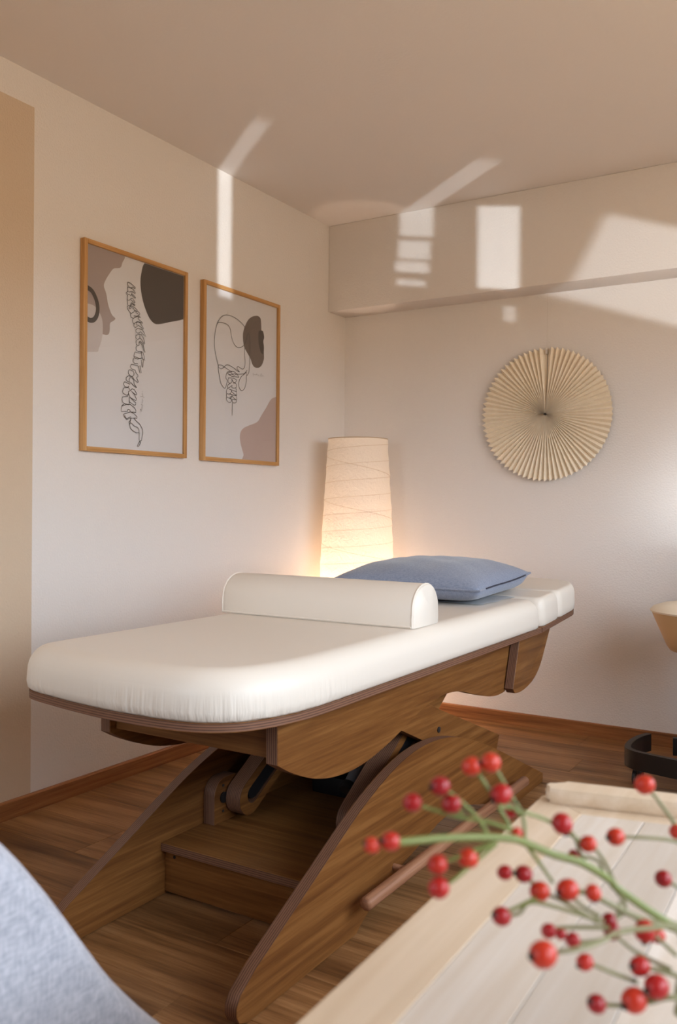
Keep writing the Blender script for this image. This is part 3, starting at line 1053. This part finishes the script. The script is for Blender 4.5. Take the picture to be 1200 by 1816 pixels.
def art_pts(t, pts, f, x=0.013):
    """crop pixels -> picture space on the print"""
    out = []
    for a, b in pts:
        q = on_x(*f(a, b), x)
        out.append((q.y - t.location.y, q.z - t.location.z))
    return out
def clip_rect(poly, y0, y1, z0, z1):
    def cut(P, ins, inter):
        o = []
        for i in range(len(P)):
            a, b = P[i - 1], P[i]
            if ins(b):
                if not ins(a):
                    o.append(inter(a, b))
                o.append(b)
            elif ins(a):
                o.append(inter(a, b))
        return o
    for ax, lim, sg in ((0, y0, 1), (0, y1, -1), (1, z0, 1), (1, z1, -1)):
        poly = cut(poly, lambda p: sg * p[ax] >= sg * lim,
                   lambda a, b: tuple(a[k] + (b[k] - a[k]) * ((lim - a[ax]) / (b[ax] - a[ax])) for k in (0, 1)))
    return poly
def blob(name, t, pts, f, mat, w, h, lvl, smooth=True):
    P = art_pts(t, pts, f)
    if smooth:
        P = [tuple(v) for v in catmull(P, 6, True)]
    P = clip_rect(P, -w + FW + .001, w - FW - .001, -h + FW + .001, h - FW - .001)
    o = prism(name, P, 0, 0.0121, 0.0122 + lvl * .0002, (mat, mat), t, (), 0)
    return o
def ink_lines(name, t, lines, f, mat, wd, lvl=9, smooth=True):
    bm = bmesh.new()
    for ln in lines:
        P = art_pts(t, ln, f)
        if smooth and len(P) > 2:
            P = [tuple(v) for v in catmull(P, 4)]
        P = [Vector(p) for p in P]
        x = 0.0122 + lvl * .0002
        prev = None
        for i, p in enumerate(P):
            d = P[min(i + 1, len(P) - 1)] - P[max(i - 1, 0)]
            d = d.normalized() if d.length > 1e-9 else Vector((1, 0))
            n = Vector((-d.y, d.x)) * wd / 2
            cur = (bm.verts.new((x, p.x + n.x, p.y + n.y)), bm.verts.new((x, p.x - n.x, p.y - n.y)))
            if prev:
                bm.faces.new((prev[0], cur[0], cur[1], prev[1]))
            prev = cur
    return from_bm(name, bm, mat, t)

FC = lambda a, b: (100 + a / 2.857, 400 + b / 2.857)
PA = (-1.768, -1.236, 1.187, 1.919)
PB = (-1.139, -0.607, 1.184, 1.916)
pa = picture('oak framed print of a spine line drawing with large dark blob', *PA)
wa, ha = (PA[1] - PA[0]) / 2, (PA[3] - PA[2]) / 2
blob('print_shape', pa, [(60, 40), (140, 60), (333, 140), (333, 190), (322, 214), (290, 218), (268, 245), (250, 275), (240, 305), (252, 345), (262, 400), (280, 450), (298, 470), (290, 482), (272, 495), (270, 530), (262, 552), (240, 552), (190, 530), (60, 420)], FC, M['blob_m'], wa, ha, 0)
blob('print_shape', pa, [(60, 400), (170, 398), (210, 430), (232, 480), (232, 560), (215, 620), (195, 640), (60, 610)], FC, M['blob_l'], wa, ha, 1)
blob('print_shape', pa, [(455, 180), (430, 240), (426, 310), (440, 390), (466, 460), (490, 492), (515, 500), (570, 490), (660, 468), (780, 400), (780, 100), (560, 100)], FC, M['blob_d'], wa, ha, 0)
# thick ring, open at the frame edge
ring_c = [(120, 318), (152, 312), (178, 330), (198, 368), (208, 410), (205, 450), (190, 476), (170, 480), (120, 472)]
ink_lines('print_ring', pa, [ring_c[1:8] + [(152, 470)]], FC, M['blob_d'], 0.017, 3)
SA = lambda a, b: (200 + a / 12.1, 490 + b / 12.107)
SB = lambda a, b: (200 + a / 10.686, 630 + b / 10.682)
sp1 = [
    [(310, 125), (375, 150), (430, 200), (478, 245), (470, 268), (432, 245), (420, 230), (398, 250), (365, 250), (330, 215), (310, 185), (310, 125)],
    [(312, 215), (318, 240), (365, 250), (420, 275), (480, 355), (470, 375), (420, 335), (385, 330), (350, 340), (318, 325), (310, 230)],
    [(318, 325), (300, 335), (272, 360), (285, 385), (310, 372), (308, 400), (345, 385), (380, 425), (385, 395), (430, 400), (485, 465), (470, 475), (420, 430), (395, 405), (405, 350)],
    [(308, 400), (300, 500), (330, 520), (370, 500), (375, 480), (420, 470), (440, 520), (475, 560), (465, 575), (420, 545), (385, 505)],
    [(300, 500), (310, 590), (320, 632), (372, 632), (378, 600), (395, 565), (430, 590), (475, 620), (462, 635), (420, 605), (400, 590), (380, 632)],
    [(320, 632), (300, 655), (320, 720), (355, 770), (385, 800), (440, 770), (465, 735), (430, 690), (395, 670), (360, 700), (335, 690), (350, 660), (400, 640), (470, 680), (520, 730), (500, 745), (450, 735)],
    [(385, 800), (372, 830), (385, 880), (430, 905), (500, 870), (550, 830), (520, 800), (470, 765), (530, 755), (575, 800), (565, 830), (540, 850), (590, 885), (560, 880), (510, 860), (440, 850)],
    [(430, 905), (412, 945), (425, 1000), (450, 1020), (490, 985), (520, 975), (575, 985), (630, 1015), (625, 990), (560, 940), (535, 915), (545, 880)],
    [(450, 1020), (440, 1070), (470, 1100), (520, 1080), (500, 1040), (495, 1000), (530, 980), (580, 1005), (655, 1130), (640, 1140), (580, 1080), (520, 1045)],
    [(520, 1120), (485, 1150), (490, 1200), (530, 1225), (570, 1215), (580, 1185), (640, 1250), (700, 1300), (660, 1200), (620, 1150), (560, 1125), (520, 1120)],
    [(575, 1245), (490, 1265), (485, 1320), (520, 1360), (570, 1330), (575, 1250), (600, 1250), (650, 1330), (680, 1450), (665, 1460), (610, 1360), (570, 1320)],
    [(510, 1370), (488, 1400), (495, 1470), (540, 1490), (560, 1480), (555, 1420), (580, 1390), (640, 1460), (685, 1635), (665, 1630), (640, 1540), (620, 1480), (560, 1400)],
    [(510, 1500), (488, 1530), (500, 1590), (540, 1620), (575, 1615), (600, 1610), (590, 1650), (530, 1645), (465, 1625), (445, 1720), (500, 1740), (545, 1760), (590, 1770), (620, 1750), (600, 1620)],
    [(600, 1615), (640, 1640), (665, 1720), (680, 1810), (650, 1790), (620, 1750)]]
ink_lines('spine_drawing', pa, sp1, SA, M['ink'], 0.0024, smooth=False)
sp2 = [
    [(390, 10), (410, 60), (470, 75), (520, 60), (550, 50), (575, 100), (560, 230), (548, 225), (535, 90)],
    [(385, 55), (375, 120), (410, 160), (465, 158), (468, 200), (345, 170), (325, 215), (350, 260), (420, 285), (430, 330), (470, 380), (468, 410), (440, 420), (480, 510), (455, 515), (395, 460), (370, 410)],
    [(470, 220), (515, 198), (530, 335), (505, 335), (485, 230), (470, 220)],
    [(290, 290), (315, 275), (380, 305), (400, 350), (385, 385), (360, 408), (320, 385), (285, 345), (290, 290)],
    [(360, 408), (290, 390), (250, 420), (245, 460), (275, 500), (315, 520), (300, 460), (320, 425), (365, 430), (390, 480), (395, 540), (445, 615), (420, 605), (370, 560), (335, 515), (315, 550), (215, 500), (195, 545), (215, 590), (270, 610), (300, 585)],
    [(200, 620), (180, 680), (185, 715), (250, 760), (285, 745), (290, 690), (325, 672), (290, 610), (200, 620)],
    [(325, 672), (360, 635), (400, 650), (450, 735), (440, 755), (400, 730), (345, 680), (400, 740), (440, 830), (430, 860), (390, 840), (320, 800), (290, 720)],
    [(285, 750), (270, 785), (180, 790), (165, 830), (180, 890), (215, 915), (290, 940), (310, 900), (305, 800), (340, 820), (430, 905), (425, 940), (390, 945), (330, 900), (300, 880)],
    [(215, 915), (165, 955), (150, 1065), (240, 1065), (275, 1060), (280, 1020), (310, 1030), (330, 1075), (430, 1085), (430, 1040), (400, 990), (330, 935), (260, 930), (165, 965)],
    [(330, 1075), (240, 1100), (190, 1120), (215, 1170), (255, 1220), (340, 1185), (330, 1165), (250, 1205), (215, 1130)],
    [(340, 1080), (400, 1110), (455, 1170), (450, 1192), (390, 1190), (345, 1195), (320, 1240), (295, 1270), (310, 1305), (330, 1280), (360, 1300), (400, 1345), (460, 1365), (490, 1410), (490, 1470), (440, 1470), (370, 1430), (325, 1380), (312, 1320), (335, 1200)],
    [(400, 1200), (440, 1250), (500, 1300), (555, 1400), (560, 1480), (535, 1620), (490, 1610), (495, 1470)],
    [(490, 1640), (520, 1620), (520, 1660), (480, 1730), (455, 1725), (475, 1680), (500, 1640), (515, 1650)]]
ink_lines('spine_drawing', pa, sp2, SB, M['ink'], 0.0024, smooth=False)
SG = lambda a, b: (240 + a / 30.27, 680 + b / 30.27)
ink_lines('signature', pa, [[(340, 1500), (290, 1450), (230, 1380), (350, 1400), (320, 1300), (370, 1280)], [(340, 1250), (380, 1180), (280, 1130)], [(370, 1060), (350, 1000), (380, 940), (350, 880), (370, 830)], [(240, 710), (330, 705), (460, 750)], [(350, 690), (380, 640), (330, 580), (370, 520)], [(340, 470), (370, 420)]], SG, M['pencil'], 0.0016)

pb = picture('oak framed print of a skull line drawing nearest the room corner', *PB)
wb, hb_ = (PB[1] - PB[0]) / 2, (PB[3] - PB[2]) / 2
SC = lambda a, b: (370 + a / 9.08, 550 + b / 9.08)
blob('print_shape', pb, [(760, 92), (700, 105), (640, 150), (590, 240), (555, 350), (550, 460), (570, 590), (620, 690), (670, 780), (700, 870), (740, 920), (800, 928), (850, 890), (885, 800), (888, 720), (880, 600), (850, 420), (845, 250), (835, 140), (800, 100)], SC, M['blob_b'], wb, hb_, 0)
blob('print_shape', pb, [(810, 335), (865, 335), (885, 390), (890, 450), (878, 500), (888, 600), (880, 690), (855, 700), (820, 620), (800, 500), (798, 400)], SC, M['blob_d'], wb, hb_, 1)
blob('print_shape', pb, [(1000, 1440), (930, 1560), (850, 1690), (780, 1800), (640, 1860), (560, 1900), (515, 1960), (500, 2050), (520, 2180), (560, 2320), (600, 2460), (1300, 2460), (1300, 1360), (1080, 1400)], SC, M['blob_p'], wb, hb_, 0)
sk_ = [
    [(575, 280), (545, 230), (470, 160), (380, 105), (290, 80), (220, 95), (165, 150), (125, 235), (100, 350), (85, 500), (95, 650), (125, 800), (150, 890), (150, 960), (170, 1080), (185, 1160), (215, 1220), (255, 1258), (280, 1200), (290, 1130), (270, 1090), (285, 1010), (330, 985), (400, 990), (450, 1030), (520, 1030), (570, 1020), (610, 970)],
    [(125, 235), (150, 200), (200, 200), (290, 230), (340, 300), (360, 420), (390, 520), (440, 590), (490, 605), (555, 570), (600, 470), (625, 380), (650, 420), (660, 560), (655, 720), (655, 860), (640, 1000), (605, 1055), (600, 1000), (570, 1030), (520, 1070), (485, 1140), (480, 1230), (520, 1297), (570, 1260), (600, 1150), (598, 1060)],
    [(572, 610), (570, 720), (580, 830), (570, 920), (540, 950), (500, 930), (465, 910), (450, 940), (490, 1000), (380, 920), (290, 880), (240, 920), (195, 945), (155, 920), (155, 885), (210, 890), (280, 940), (370, 1000)],
    [(290, 1010), (350, 1060), (440, 1075), (480, 1080), (440, 1030), (400, 1050), (340, 1000), (300, 1020), (350, 1040), (420, 1020)],
    [(310, 1090), (305, 1150), (340, 1180), (380, 1130), (360, 1120), (410, 1170), (440, 1130), (400, 1100), (310, 1090)],
    [(340, 1180), (300, 1210), (310, 1255), (370, 1215), (365, 1250), (430, 1250), (435, 1190), (385, 1170)],
    [(310, 1255), (285, 1280), (285, 1340), (340, 1350), (360, 1290), (320, 1270), (400, 1300), (440, 1310), (430, 1250)],
    [(360, 1290), (370, 1320), (440, 1370), (440, 1310)], [(285, 1340), (285, 1395), (345, 1420), (370, 1370), (320, 1345), (390, 1370), (440, 1375)],
    [(285, 1395), (280, 1440), (310, 1480), (345, 1485), (365, 1440), (330, 1420), (370, 1390), (440, 1445), (440, 1375)],
    [(370, 1440), (385, 1490), (430, 1490), (440, 1445), (375, 1435)], [(378, 1490), (370, 1700)]]
ink_lines('skull_drawing', pb, sk_, SC, M['ink'], 0.0022)
SD = lambda a, b: (440 + a / 34.3, 650 + b / 34.3)
ink_lines('signature', pb, [[(250, 460), (300, 440), (290, 600)], [(340, 470), (410, 510), (520, 450), (480, 540)], [(560, 540), (590, 510), (640, 570)], [(720, 610), (740, 470), (800, 470), (780, 600), (860, 560), (920, 600)]], SD, M['pencil'], 0.0016)

# ------------------------------------------------------------------ stool by the back wall
stool = thing('rolling_stool', 'beige tapered stool seat above a black curved foot by the back wall', 'stool', (1.825, -0.50, 0))
lathe('seat_cushion', [(0, .668), (.08, .666), (.14, .660), (.175, .648), (.186, .636), (.183, .630), (0, .630)], M['cream'], stool)
lathe('seat_shell', [(0, .6295), (.180, .6295), (.172, .61), (.150, .56), (.128, .51), (.115, .492), (.095, .485), (0, .484)], M['tan'], stool)
lathe('column', [(0, .484), (.03, .484), (.03, .30), (.022, .295), (.022, .06), (0, .06)], M['black'], stool, n=24)
path = catmull([(-.222, .165), (-.244, .10), (-.254, .01), (-.246, -.075), (-.212, -.114), (-.161, -.130), (-.06, -.152), (.05, -.165), (.13, -.150)], 8)
for flip in (1, -1):
    bm = bmesh.new()
    prev = None
    fp = [(p[0] * flip, p[1] * flip) for p in path]
    for i, p in enumerate(fp):
        q0, q1 = Vector(fp[max(i - 1, 0)]), Vector(fp[min(i + 1, len(fp) - 1)])
        d = (q1 - q0).normalized()
        n = Vector((-d.y, d.x)) * 0.011
        cur = [bm.verts.new((p[0] + s * n.x, p[1] + s * n.y, z)) for s, z in ((1, .062), (1, .128), (-1, .128), (-1, .062))]
        if prev:
            for k in range(4):
                bm.faces.new((prev[k], prev[(k + 1) % 4], cur[(k + 1) % 4], cur[k]))
        else:
            bm.faces.new(cur)
        prev = cur
    bm.faces.new(prev[::-1])
    from_bm('foot_strip', bm, M['blackwood'], stool, None, True, 40)
    box('spoke', (-.02, .02, min(-.06 * flip, -.148 * flip), max(-.06 * flip, -.148 * flip), .075, .115), M['blackwood'], stool, .003)
lathe('hub', [(0, .055), (.075, .055), (.075, .135), (.05, .15), (0, .15)], M['blackwood'], stool, n=28)
for cx_, cy_ in ((-.205, -.095), (.205, .095), (-.243, .08), (.243, -.08)):
    ca = bpy.data.objects.new('caster', None)
    ca.parent = stool
    COL.objects.link(ca)
    bm = bmesh.new()
    for s in (-1, 1):
        add_tube(bm, [(cx_ + s * .004, cy_, .027), (cx_ + s * .016, cy_, .027)], 0.0265, 18)
    from_bm('wheel', bm, M['black'], ca, None, True, 40)
    cyl('caster_stem', (cx_, cy_, .04), (cx_, cy_, .075), 0.007, M['bolt'], ca, 8)

# ------------------------------------------------------------------ low sideboard added out of view to shade the back wall
sb_ = thing('blocker', 'low oak sideboard added out of view to shade the lower right wall', 'blocker', (2.62, -0.295, 0))
box('carcass', (-.50, .50, -.27, .27, .06, .86), M['oak_x'], sb_, .002, 1)
box('top_panel', (-.51, .51, -.285, .272, .8605, .885), M['oak_x'], sb_, .003, 1)
for s_ in (-1, 1):
    dr = box('door', (min(s_ * .003, s_ * .495), max(s_ * .003, s_ * .495), -.2885, -.2705, .07, .85), M['oak_x'], sb_, .002, 1)
    cyl('handle', (s_ * .04, -.293, .40), (s_ * .04, -.293, .52), .006, M['bolt'], dr, 10)
    for q_ in (-1, 1):
        cyl('foot', (s_ * .42, q_ * .20, .001), (s_ * .42, q_ * .20, .06), .016, M['black'], sb_, 12)

# ------------------------------------------------------------------ tub chair in the foreground
chair = thing('tub_chair', 'light blue-grey upholstered armchair in the lower left foreground', 'armchair', (1.30, -3.42, 0))
# plan path of the shell, from the right arm's front round the back to the left arm
RX = 0.455
plan = [(RX, .28), (RX, .20), (RX, .10), (RX, -.02), (RX - .005, -.14), (RX - .05, -.28), (RX - .16, -.39), (RX - .30, -.44), (0, -.455)]
plan = plan + [(-x, y) for x, y in plan[-2::-1]]
hgt = [.435, .482, .588, .752, .84, .875, .885, .89, .89]
hgt = hgt + hgt[-2::-1]
PP = catmull([(x, y, h) for (x, y), h in zip(plan, hgt)], 6)
def shell_section(h, th=0.075, zb=0.12):
    r = th / 2
    sec = [(-r, zb), (-r, h - r)]
    for k in range(1, 10):
        a = PI - k / 10 * PI
        sec.append((r * math.cos(a), h - r + r * math.sin(a)))
    sec += [(r, h - r), (r, zb)]
    return sec
bm = bmesh.new()
prev = None
for i, p in enumerate(PP):
    d = Vector((PP[min(i + 1, len(PP) - 1)] - PP[max(i - 1, 0)])).to_2d().normalized()
    n = Vector((d.y, -d.x))
    cur = [bm.verts.new((p.x + n.x * a, p.y + n.y * a, z)) for a, z in shell_section(p.z)]
    if prev:
        for k in range(len(cur)):
            j = (k + 1) % len(cur)
            bm.faces.new((prev[k], prev[j], cur[j], cur[k]))
    else:
        bm.faces.new(cur)
    prev = cur
bm.faces.new(prev[::-1])
from_bm('chair_shell', bm, M['chair'], chair, None, True, 60)
sc_ = round_poly([(-.41, -.38), (.41, -.38), (.41, .18), (-.41, .18)], [.22, .22, .06, .06], 8)
pad('seat_cushion', sc_, 0.26, 0.36, M['chair'], chair, 0.03, 0.04, 0.004)
box('seat_base', (-.41, .41, -.36, .16, 0.13, 0.258), M['chair'], chair, .01)
for sx in (-1, 1):
    for sy in (-1, 1):
        tube('leg', [(sx * .33, sy * .22 - .1, .14), (sx * .37, sy * .25 - .1, .002)], [0.02, 0.013], M['frame'], chair, 12)

# ------------------------------------------------------------------ light wooden table in the foreground
desk = thing('side_cabinet', 'pale birch table top with raised back lip on an added body below the red berries', 'cabinet', (2.4, -3.4, 0))
ZT = 0.70
DL = lambda pts: [(x - 2.4, y + 3.4) for x, y in pts]
out = round_poly([(2.044, -2.958), (2.064, -3.95), (2.85, -3.95), (2.85, -2.79)], [.022, .03, .03, .03], 6)
inn = [(2.095, -3.000), (2.112, -3.90), (2.80, -3.90), (2.80, -2.845)]
bm = bmesh.new()
# frame strips round an inset panel
rim = [(2.044, -2.958), (2.064, -3.95), (2.85, -3.95), (2.85, -2.79)]
for k in range(4):
    j = (k + 1) % 4
    q = [rim[k], rim[j], inn[j], inn[k]]
    P = DL(q)
    rd_ = [.012 if k == 0 else .002, .002, 0, 0]
    prism('rim_board', round_poly(P, rd_, 4), 2, ZT - .03, ZT, (M['birch_rim'], M['birch_rim']), desk, (), .0006)
bm.free()
edges_x = [0.0]
while edges_x[-1] < 1:
    edges_x.append(min(1.0, edges_x[-1] + random.uniform(.07, .11)))
for u0, u1 in zip(edges_x, edges_x[1:]):
    def along(a, b, t):
        return (a[0] + (b[0] - a[0]) * t, a[1] + (b[1] - a[1]) * t)
    e = 0.0004
    qa, qb = along(inn[0], inn[3], u0), along(inn[0], inn[3], u1)
    qc, qd = along(inn[1], inn[2], u1), along(inn[1], inn[2], u0)
    prism('stave', DL([(qd[0] + e, qd[1] + e), (qc[0] - e, qc[1] + e), (qb[0] - e, qb[1] - e), (qa[0] + e, qa[1] - e)]), 2, ZT - .028, ZT - .0003,
          (M['birch'], M['birch']), desk, (), .0004)
lipq = [(2.050, -2.985), (2.075, -2.988), (2.845, -2.818), (2.845, -2.795), (2.056, -2.958)]
prism('back_lip', round_poly(DL(lipq), [.008, 0, .004, .004, .012], 5), 2, ZT, ZT + .016, (M['birch_rim'], M['birch_rim']), desk, (), .004)
body = DL([(2.085, -2.99), (2.10, -3.92), (2.82, -3.92), (2.82, -2.83)])  # body, plinth and drawers are added unseen, to keep daylight off the floor
prism('cabinet_body', body, 2, 0.05, ZT - .0305, (M['birch_rim'], M['birch_rim']), desk, (), .002)
prism('plinth', offset_poly(body[::-1] if area2(body) < 0 else body, .03), 2, 0.001, 0.0495, (M['blackwood'], M['blackwood']), desk, (), .001)
for k in range(3):
    z0, z1 = .06 + k * .203, .06 + (k + 1) * .203 - .006
    dw = prism('added_drawer_front', DL([(2.0975, -3.91), (2.0835, -3.01), (2.0665, -3.01), (2.0805, -3.91)]), 2, z0, z1, (M['birch_rim'], M['birch_rim']), desk, (), .001)
    cyl('knob', (2.055 - 2.4, -.06, (z0 + z1) / 2), (2.0735 - 2.4, -.06, (z0 + z1) / 2), .012, M['birch_rim'], dw, 14)

# ------------------------------------------------------------------ rose hip branch in a vase
VX, VY = 2.50, -3.235
vase = thing('vase', 'small white ceramic vase holding the red berry branch', 'vase', (VX, VY, ZT + .0005))
lathe('vase_body', [(0, 0), (.035, 0), (.048, .02), (.052, .05), (.042, .085), (.022, .11), (.020, .125), (.024, .132), (.020, .133), (.016, .124), (.018, .108), (.037, .085), (.046, .05), (.042, .024), (0, .012)], M['ceramic'], vase)
branch = thing('berry_branch', 'green branch of shiny red rose hips reaching in from the right', 'branch', (VX, VY, ZT + .0005))
BO = Vector((VX, VY, ZT + .0005))
def at(px, py, D):
    return CAM + ray_px(px, py) * D - BO
def pb_(cx, cy):
    return (600 + cx / 2, 1300 + cy / 2)
def stem(name, pts, r0, r1, mat, par=None):
    P = [at(*pb_(cx, cy), D) for cx, cy, D in pts]
    P = catmull(P, 5)
    return tube(name, P, lambda t: r0 + (r1 - r0) * t, mat, par or branch, 7)
mouth = Vector((0, 0, .125))
inside = Vector((0.01, 0.01, .03))
def stem_v(name, pts, r0, r1, mat):
    P = [inside, mouth] + [at(*pb_(cx, cy), D) for cx, cy, D in pts]
    P = catmull(P, 6)
    return tube(name, P, lambda t: r0 + (r1 - r0) * t, mat, branch, 8)
D0 = .50
stem_v('main_stem', [(1420, 780, .52), (1200, 690, .51), (1000, 560, .50), (960, 520, .50), (860, 460, .49), (760, 430, .485), (665, 390, .48), (620, 375, .475), (530, 370, .47), (380, 372, .46), (222, 386, .45), (190, 386, .45)], .0026, .0019, M['stem'])
stem_v('main_stem', [(1420, 800, .50), (1200, 700, .49), (1050, 650, .485), (930, 590, .48), (870, 565, .48), (810, 556, .48)], .0022, .0012, M['twig'])
stem_v('main_stem', [(1420, 840, .46), (1230, 690, .45), (1130, 690, .44), (1000, 705, .43), (930, 738, .42), (850, 765, .41), (760, 778, .41)], .0018, .0010, M['twig'])
stem_v('main_stem', [(1400, 930, .47), (1200, 860, .46), (1110, 835, .46), (1068, 828, .46)], .0018, .0011, M['twig'])
stem_v('main_stem', [(1400, 980, .46), (1200, 938, .45), (1100, 955, .45), (1000, 966, .45), (920, 962, .45)], .0018, .0010, M['twig'])
stem_v('main_stem', [(1420, 560, .56), (1260, 450, .55), (1190, 320, .54), (1130, 235, .54), (1090, 185, .54)], .0018, .0010, M['twig'])
TW = [
    [(530, 362, .47), (495, 305, .475), (430, 240, .475), (385, 205, .475), (362, 188, .475)],
    [(610, 345, .475), (540, 318, .475), (440, 300, .475), (330, 270, .475), (262, 246, .475)],
    [(440, 285, .475), (420, 270, .475), (400, 252, .475)],
    [(660, 385, .48), (655, 300, .485), (610, 220, .49), (565, 140, .49), (540, 106, .49)],
    [(535, 205, .49), (510, 165, .49), (474, 118, .49)],
    [(650, 290, .485), (600, 250, .485), (576, 218, .485)],
    [(615, 352, .48), (590, 300, .48), (570, 258, .48), (608, 268, .485)],
    [(635, 378, .48), (632, 360, .48)],
    [(655, 280, .485), (740, 310, .49), (830, 365, .495), (880, 395, .495)],
    [(795, 322, .49), (835, 365, .495), (850, 410, .495), (875, 455, .493)],
    [(975, 525, .50), (945, 460, .50), (905, 405, .50), (885, 393, .50)],
    [(940, 495, .50), (915, 450, .50), (835, 432, .50)],
    [(668, 398, .48), (715, 465, .485), (760, 530, .49)],
    [(530, 395, .47), (450, 430, .465), (390, 452, .465), (352, 466, .465)],
    [(560, 390, .47), (510, 410, .467), (460, 444, .467)],
    [(560, 392, .47), (480, 460, .465), (410, 520, .46), (356, 548, .46)],
    [(710, 560, .49), (655, 500, .485), (592, 495, .485)],
    [(920, 672, .47), (820, 610, .475), (760, 580, .48), (712, 562, .48)],
    [(925, 650, .475), (860, 610, .478), (808, 556, .48)],
    [(960, 690, .47), (800, 690, .47), (746, 702, .47)],
    [(940, 670, .47), (700, 600, .47), (640, 640, .47), (580, 650, .47)],
    [(700, 585, .47), (640, 615, .47), (600, 632, .47)],
    [(940, 735, .45), (870, 742, .45), (832, 734, .45), (790, 715, .45)],
    [(1060, 884, .46), (960, 845, .455), (905, 822, .455), (874, 813, .455)],
    [(1090, 955, .45), (1110, 925, .45), (1128, 900, .45)],
    [(1080, 950, .45), (1048, 948, .45)],
    [(1300, 430, .52), (1200, 385, .515), (1100, 372, .51), (982, 368, .51)],
    [(1290, 620, .52), (1200, 545, .515), (1152, 517, .515)],
    [(985, 560, .50), (1015, 600, .495), (1010, 640, .49), (962, 668, .48)],
    [(1000, 600, .49), (985, 660, .48), (970, 704, .475)],
    [(1050, 650, .485), (1080, 690, .48), (1128, 716, .48)],
    [(930, 590, .48), (905, 568, .48)],
    [(1200, 790, .47), (1100, 700, .475), (1085, 700, .475)],
    [(1180, 840, .46), (1060, 780, .47), (990, 725, .47)],
]
for tw_ in TW:
    stem('twig', tw_, .0012, .0009, M['twig'] if tw_[0][0] > 700 else M['stem'])
# rose hips: crop x, crop y, diameter in crop px, depth, calyx direction (screen angle) or None
HIPS = [(540, 105, 72, .49, None), (472, 118, 68, .49, -30), (360, 188, 70, .475, 180), (400, 252, 70, .475, None), (262, 246, 68, .475, None),
        (576, 218, 76, .485, 150), (608, 275, 56, .49, None), (632, 356, 44, .48, None), (185, 384, 68, .45, 190), (118, 398, 58, .45, 200),
        (352, 466, 74, .465, None), (356, 549, 78, .46, None), (460, 444, 74, .467, None), (793, 322, 74, .49, 70), (884, 393, 60, .495, None),
        (833, 432, 40, .50, None), (590, 495, 54, .485, -10), (656, 500, 62, .485, 190), (713, 562, 72, .48, None), (812, 556, 78, .48, 170),
        (903, 568, 58, .48, 80), (578, 650, 68, .47, 200), (745, 702, 54, .47, None), (788, 714, 40, .45, None), (830, 734, 54, .45, None),
        (725, 786, 98, .41, 180), (960, 668, 56, .48, 90), (970, 704, 62, .475, None), (1086, 704, 76, .475, 100), (1130, 718, 56, .48, 200),
        (873, 813, 60, .455, 160), (915, 961, 68, .45, 210), (1048, 948, 90, .45, 160), (1068, 828, 72, .46, 190), (1127, 900, 86, .45, 170),
        (1085, 183, 70, .54, None), (1200, 350, 56, .54, None), (982, 368, 64, .51, 180), (1151, 517, 62, .515, None)]
bmh = bmesh.new()
bmesh.ops.create_uvsphere(bmh, u_segments=20, v_segments=14, radius=1.0)
for v in bmh.verts:
    v.co.z *= 1.06
    if v.co.z > .8:
        v.co.z -= (v.co.z - .8) * .35
hip_me = bpy.data.meshes.new('rose_hip')
bmh.to_mesh(hip_me)
bmh.free()
for p in hip_me.polygons:
    p.use_smooth = True
hip_me.materials.append(M['hip'])
bmc = bmesh.new()
bmesh.ops.create_cone(bmc, segments=10, radius1=0.42, radius2=0.22, depth=0.35, cap_ends=True)
cal_me = bpy.data.meshes.new('calyx')
bmc.to_mesh(cal_me)
bmc.free()
cal_me.materials.append(M['calyx'])
for hx_, hy_, dia, D, ang in HIPS:
    R_ = dia / 2 * 0.5 * D / F_PX
    h = bpy.data.objects.new('rose_hip', hip_me)
    COL.objects.link(h)
    h.parent = branch
    h.location = at(*pb_(hx_, hy_), D)
    if ang is None:
        dv = (_f * -0.2 - CU * 0.3 + CR * random.uniform(-.6, .6) + _f * 0.7).normalized()
    else:
        a = math.radians(ang)
        dv = (CR * math.cos(a) - CU * math.sin(a) - _f * 0.35).normalized()
    h.rotation_euler = dv.to_track_quat('Z', 'Y').to_euler()
    h.scale = (R_ * .97, R_ * .97, R_)
    c = bpy.data.objects.new('calyx', cal_me)
    COL.objects.link(c)
    c.parent = h
    c.location = (0, 0, 0.98)

# ------------------------------------------------------------------ reflected sun patches and an added soft wall light
beam('reflected_sun', (0.0, -0.984, 2.19), 0.070, 0.64, 0.15)
for xc, zc, hh, w, en in ((.485, 2.41, .26, .105, .085), (.475, 2.215, .085, .10, .026), (.465, 2.135, .05, .105, .015), (.46, 2.062, .028, .09, .007)):
    beam('reflected_sun', (xc, -BD, zc), w, hh, en)
beam('reflected_sun', (0.895, -BD, 2.165), 0.118, 0.36, 0.17)
beam('reflected_sun', (0.89, 0, 1.90), 0.035, 0.07, 0.004)
beam('reflected_sun', (1.66, -BD, 1.955), 0.46, 0.33, 0.36, roll=math.radians(-17), spread=1.2)
beam('reflected_sun', (1.90, 0, 1.14), 0.30, 0.50, 0.60, roll=math.radians(-25), spread=10, BEAM=Vector((-.80, .60, -.03)).normalized())  # added soft lamp brightening the right back wall, in place of window daylight
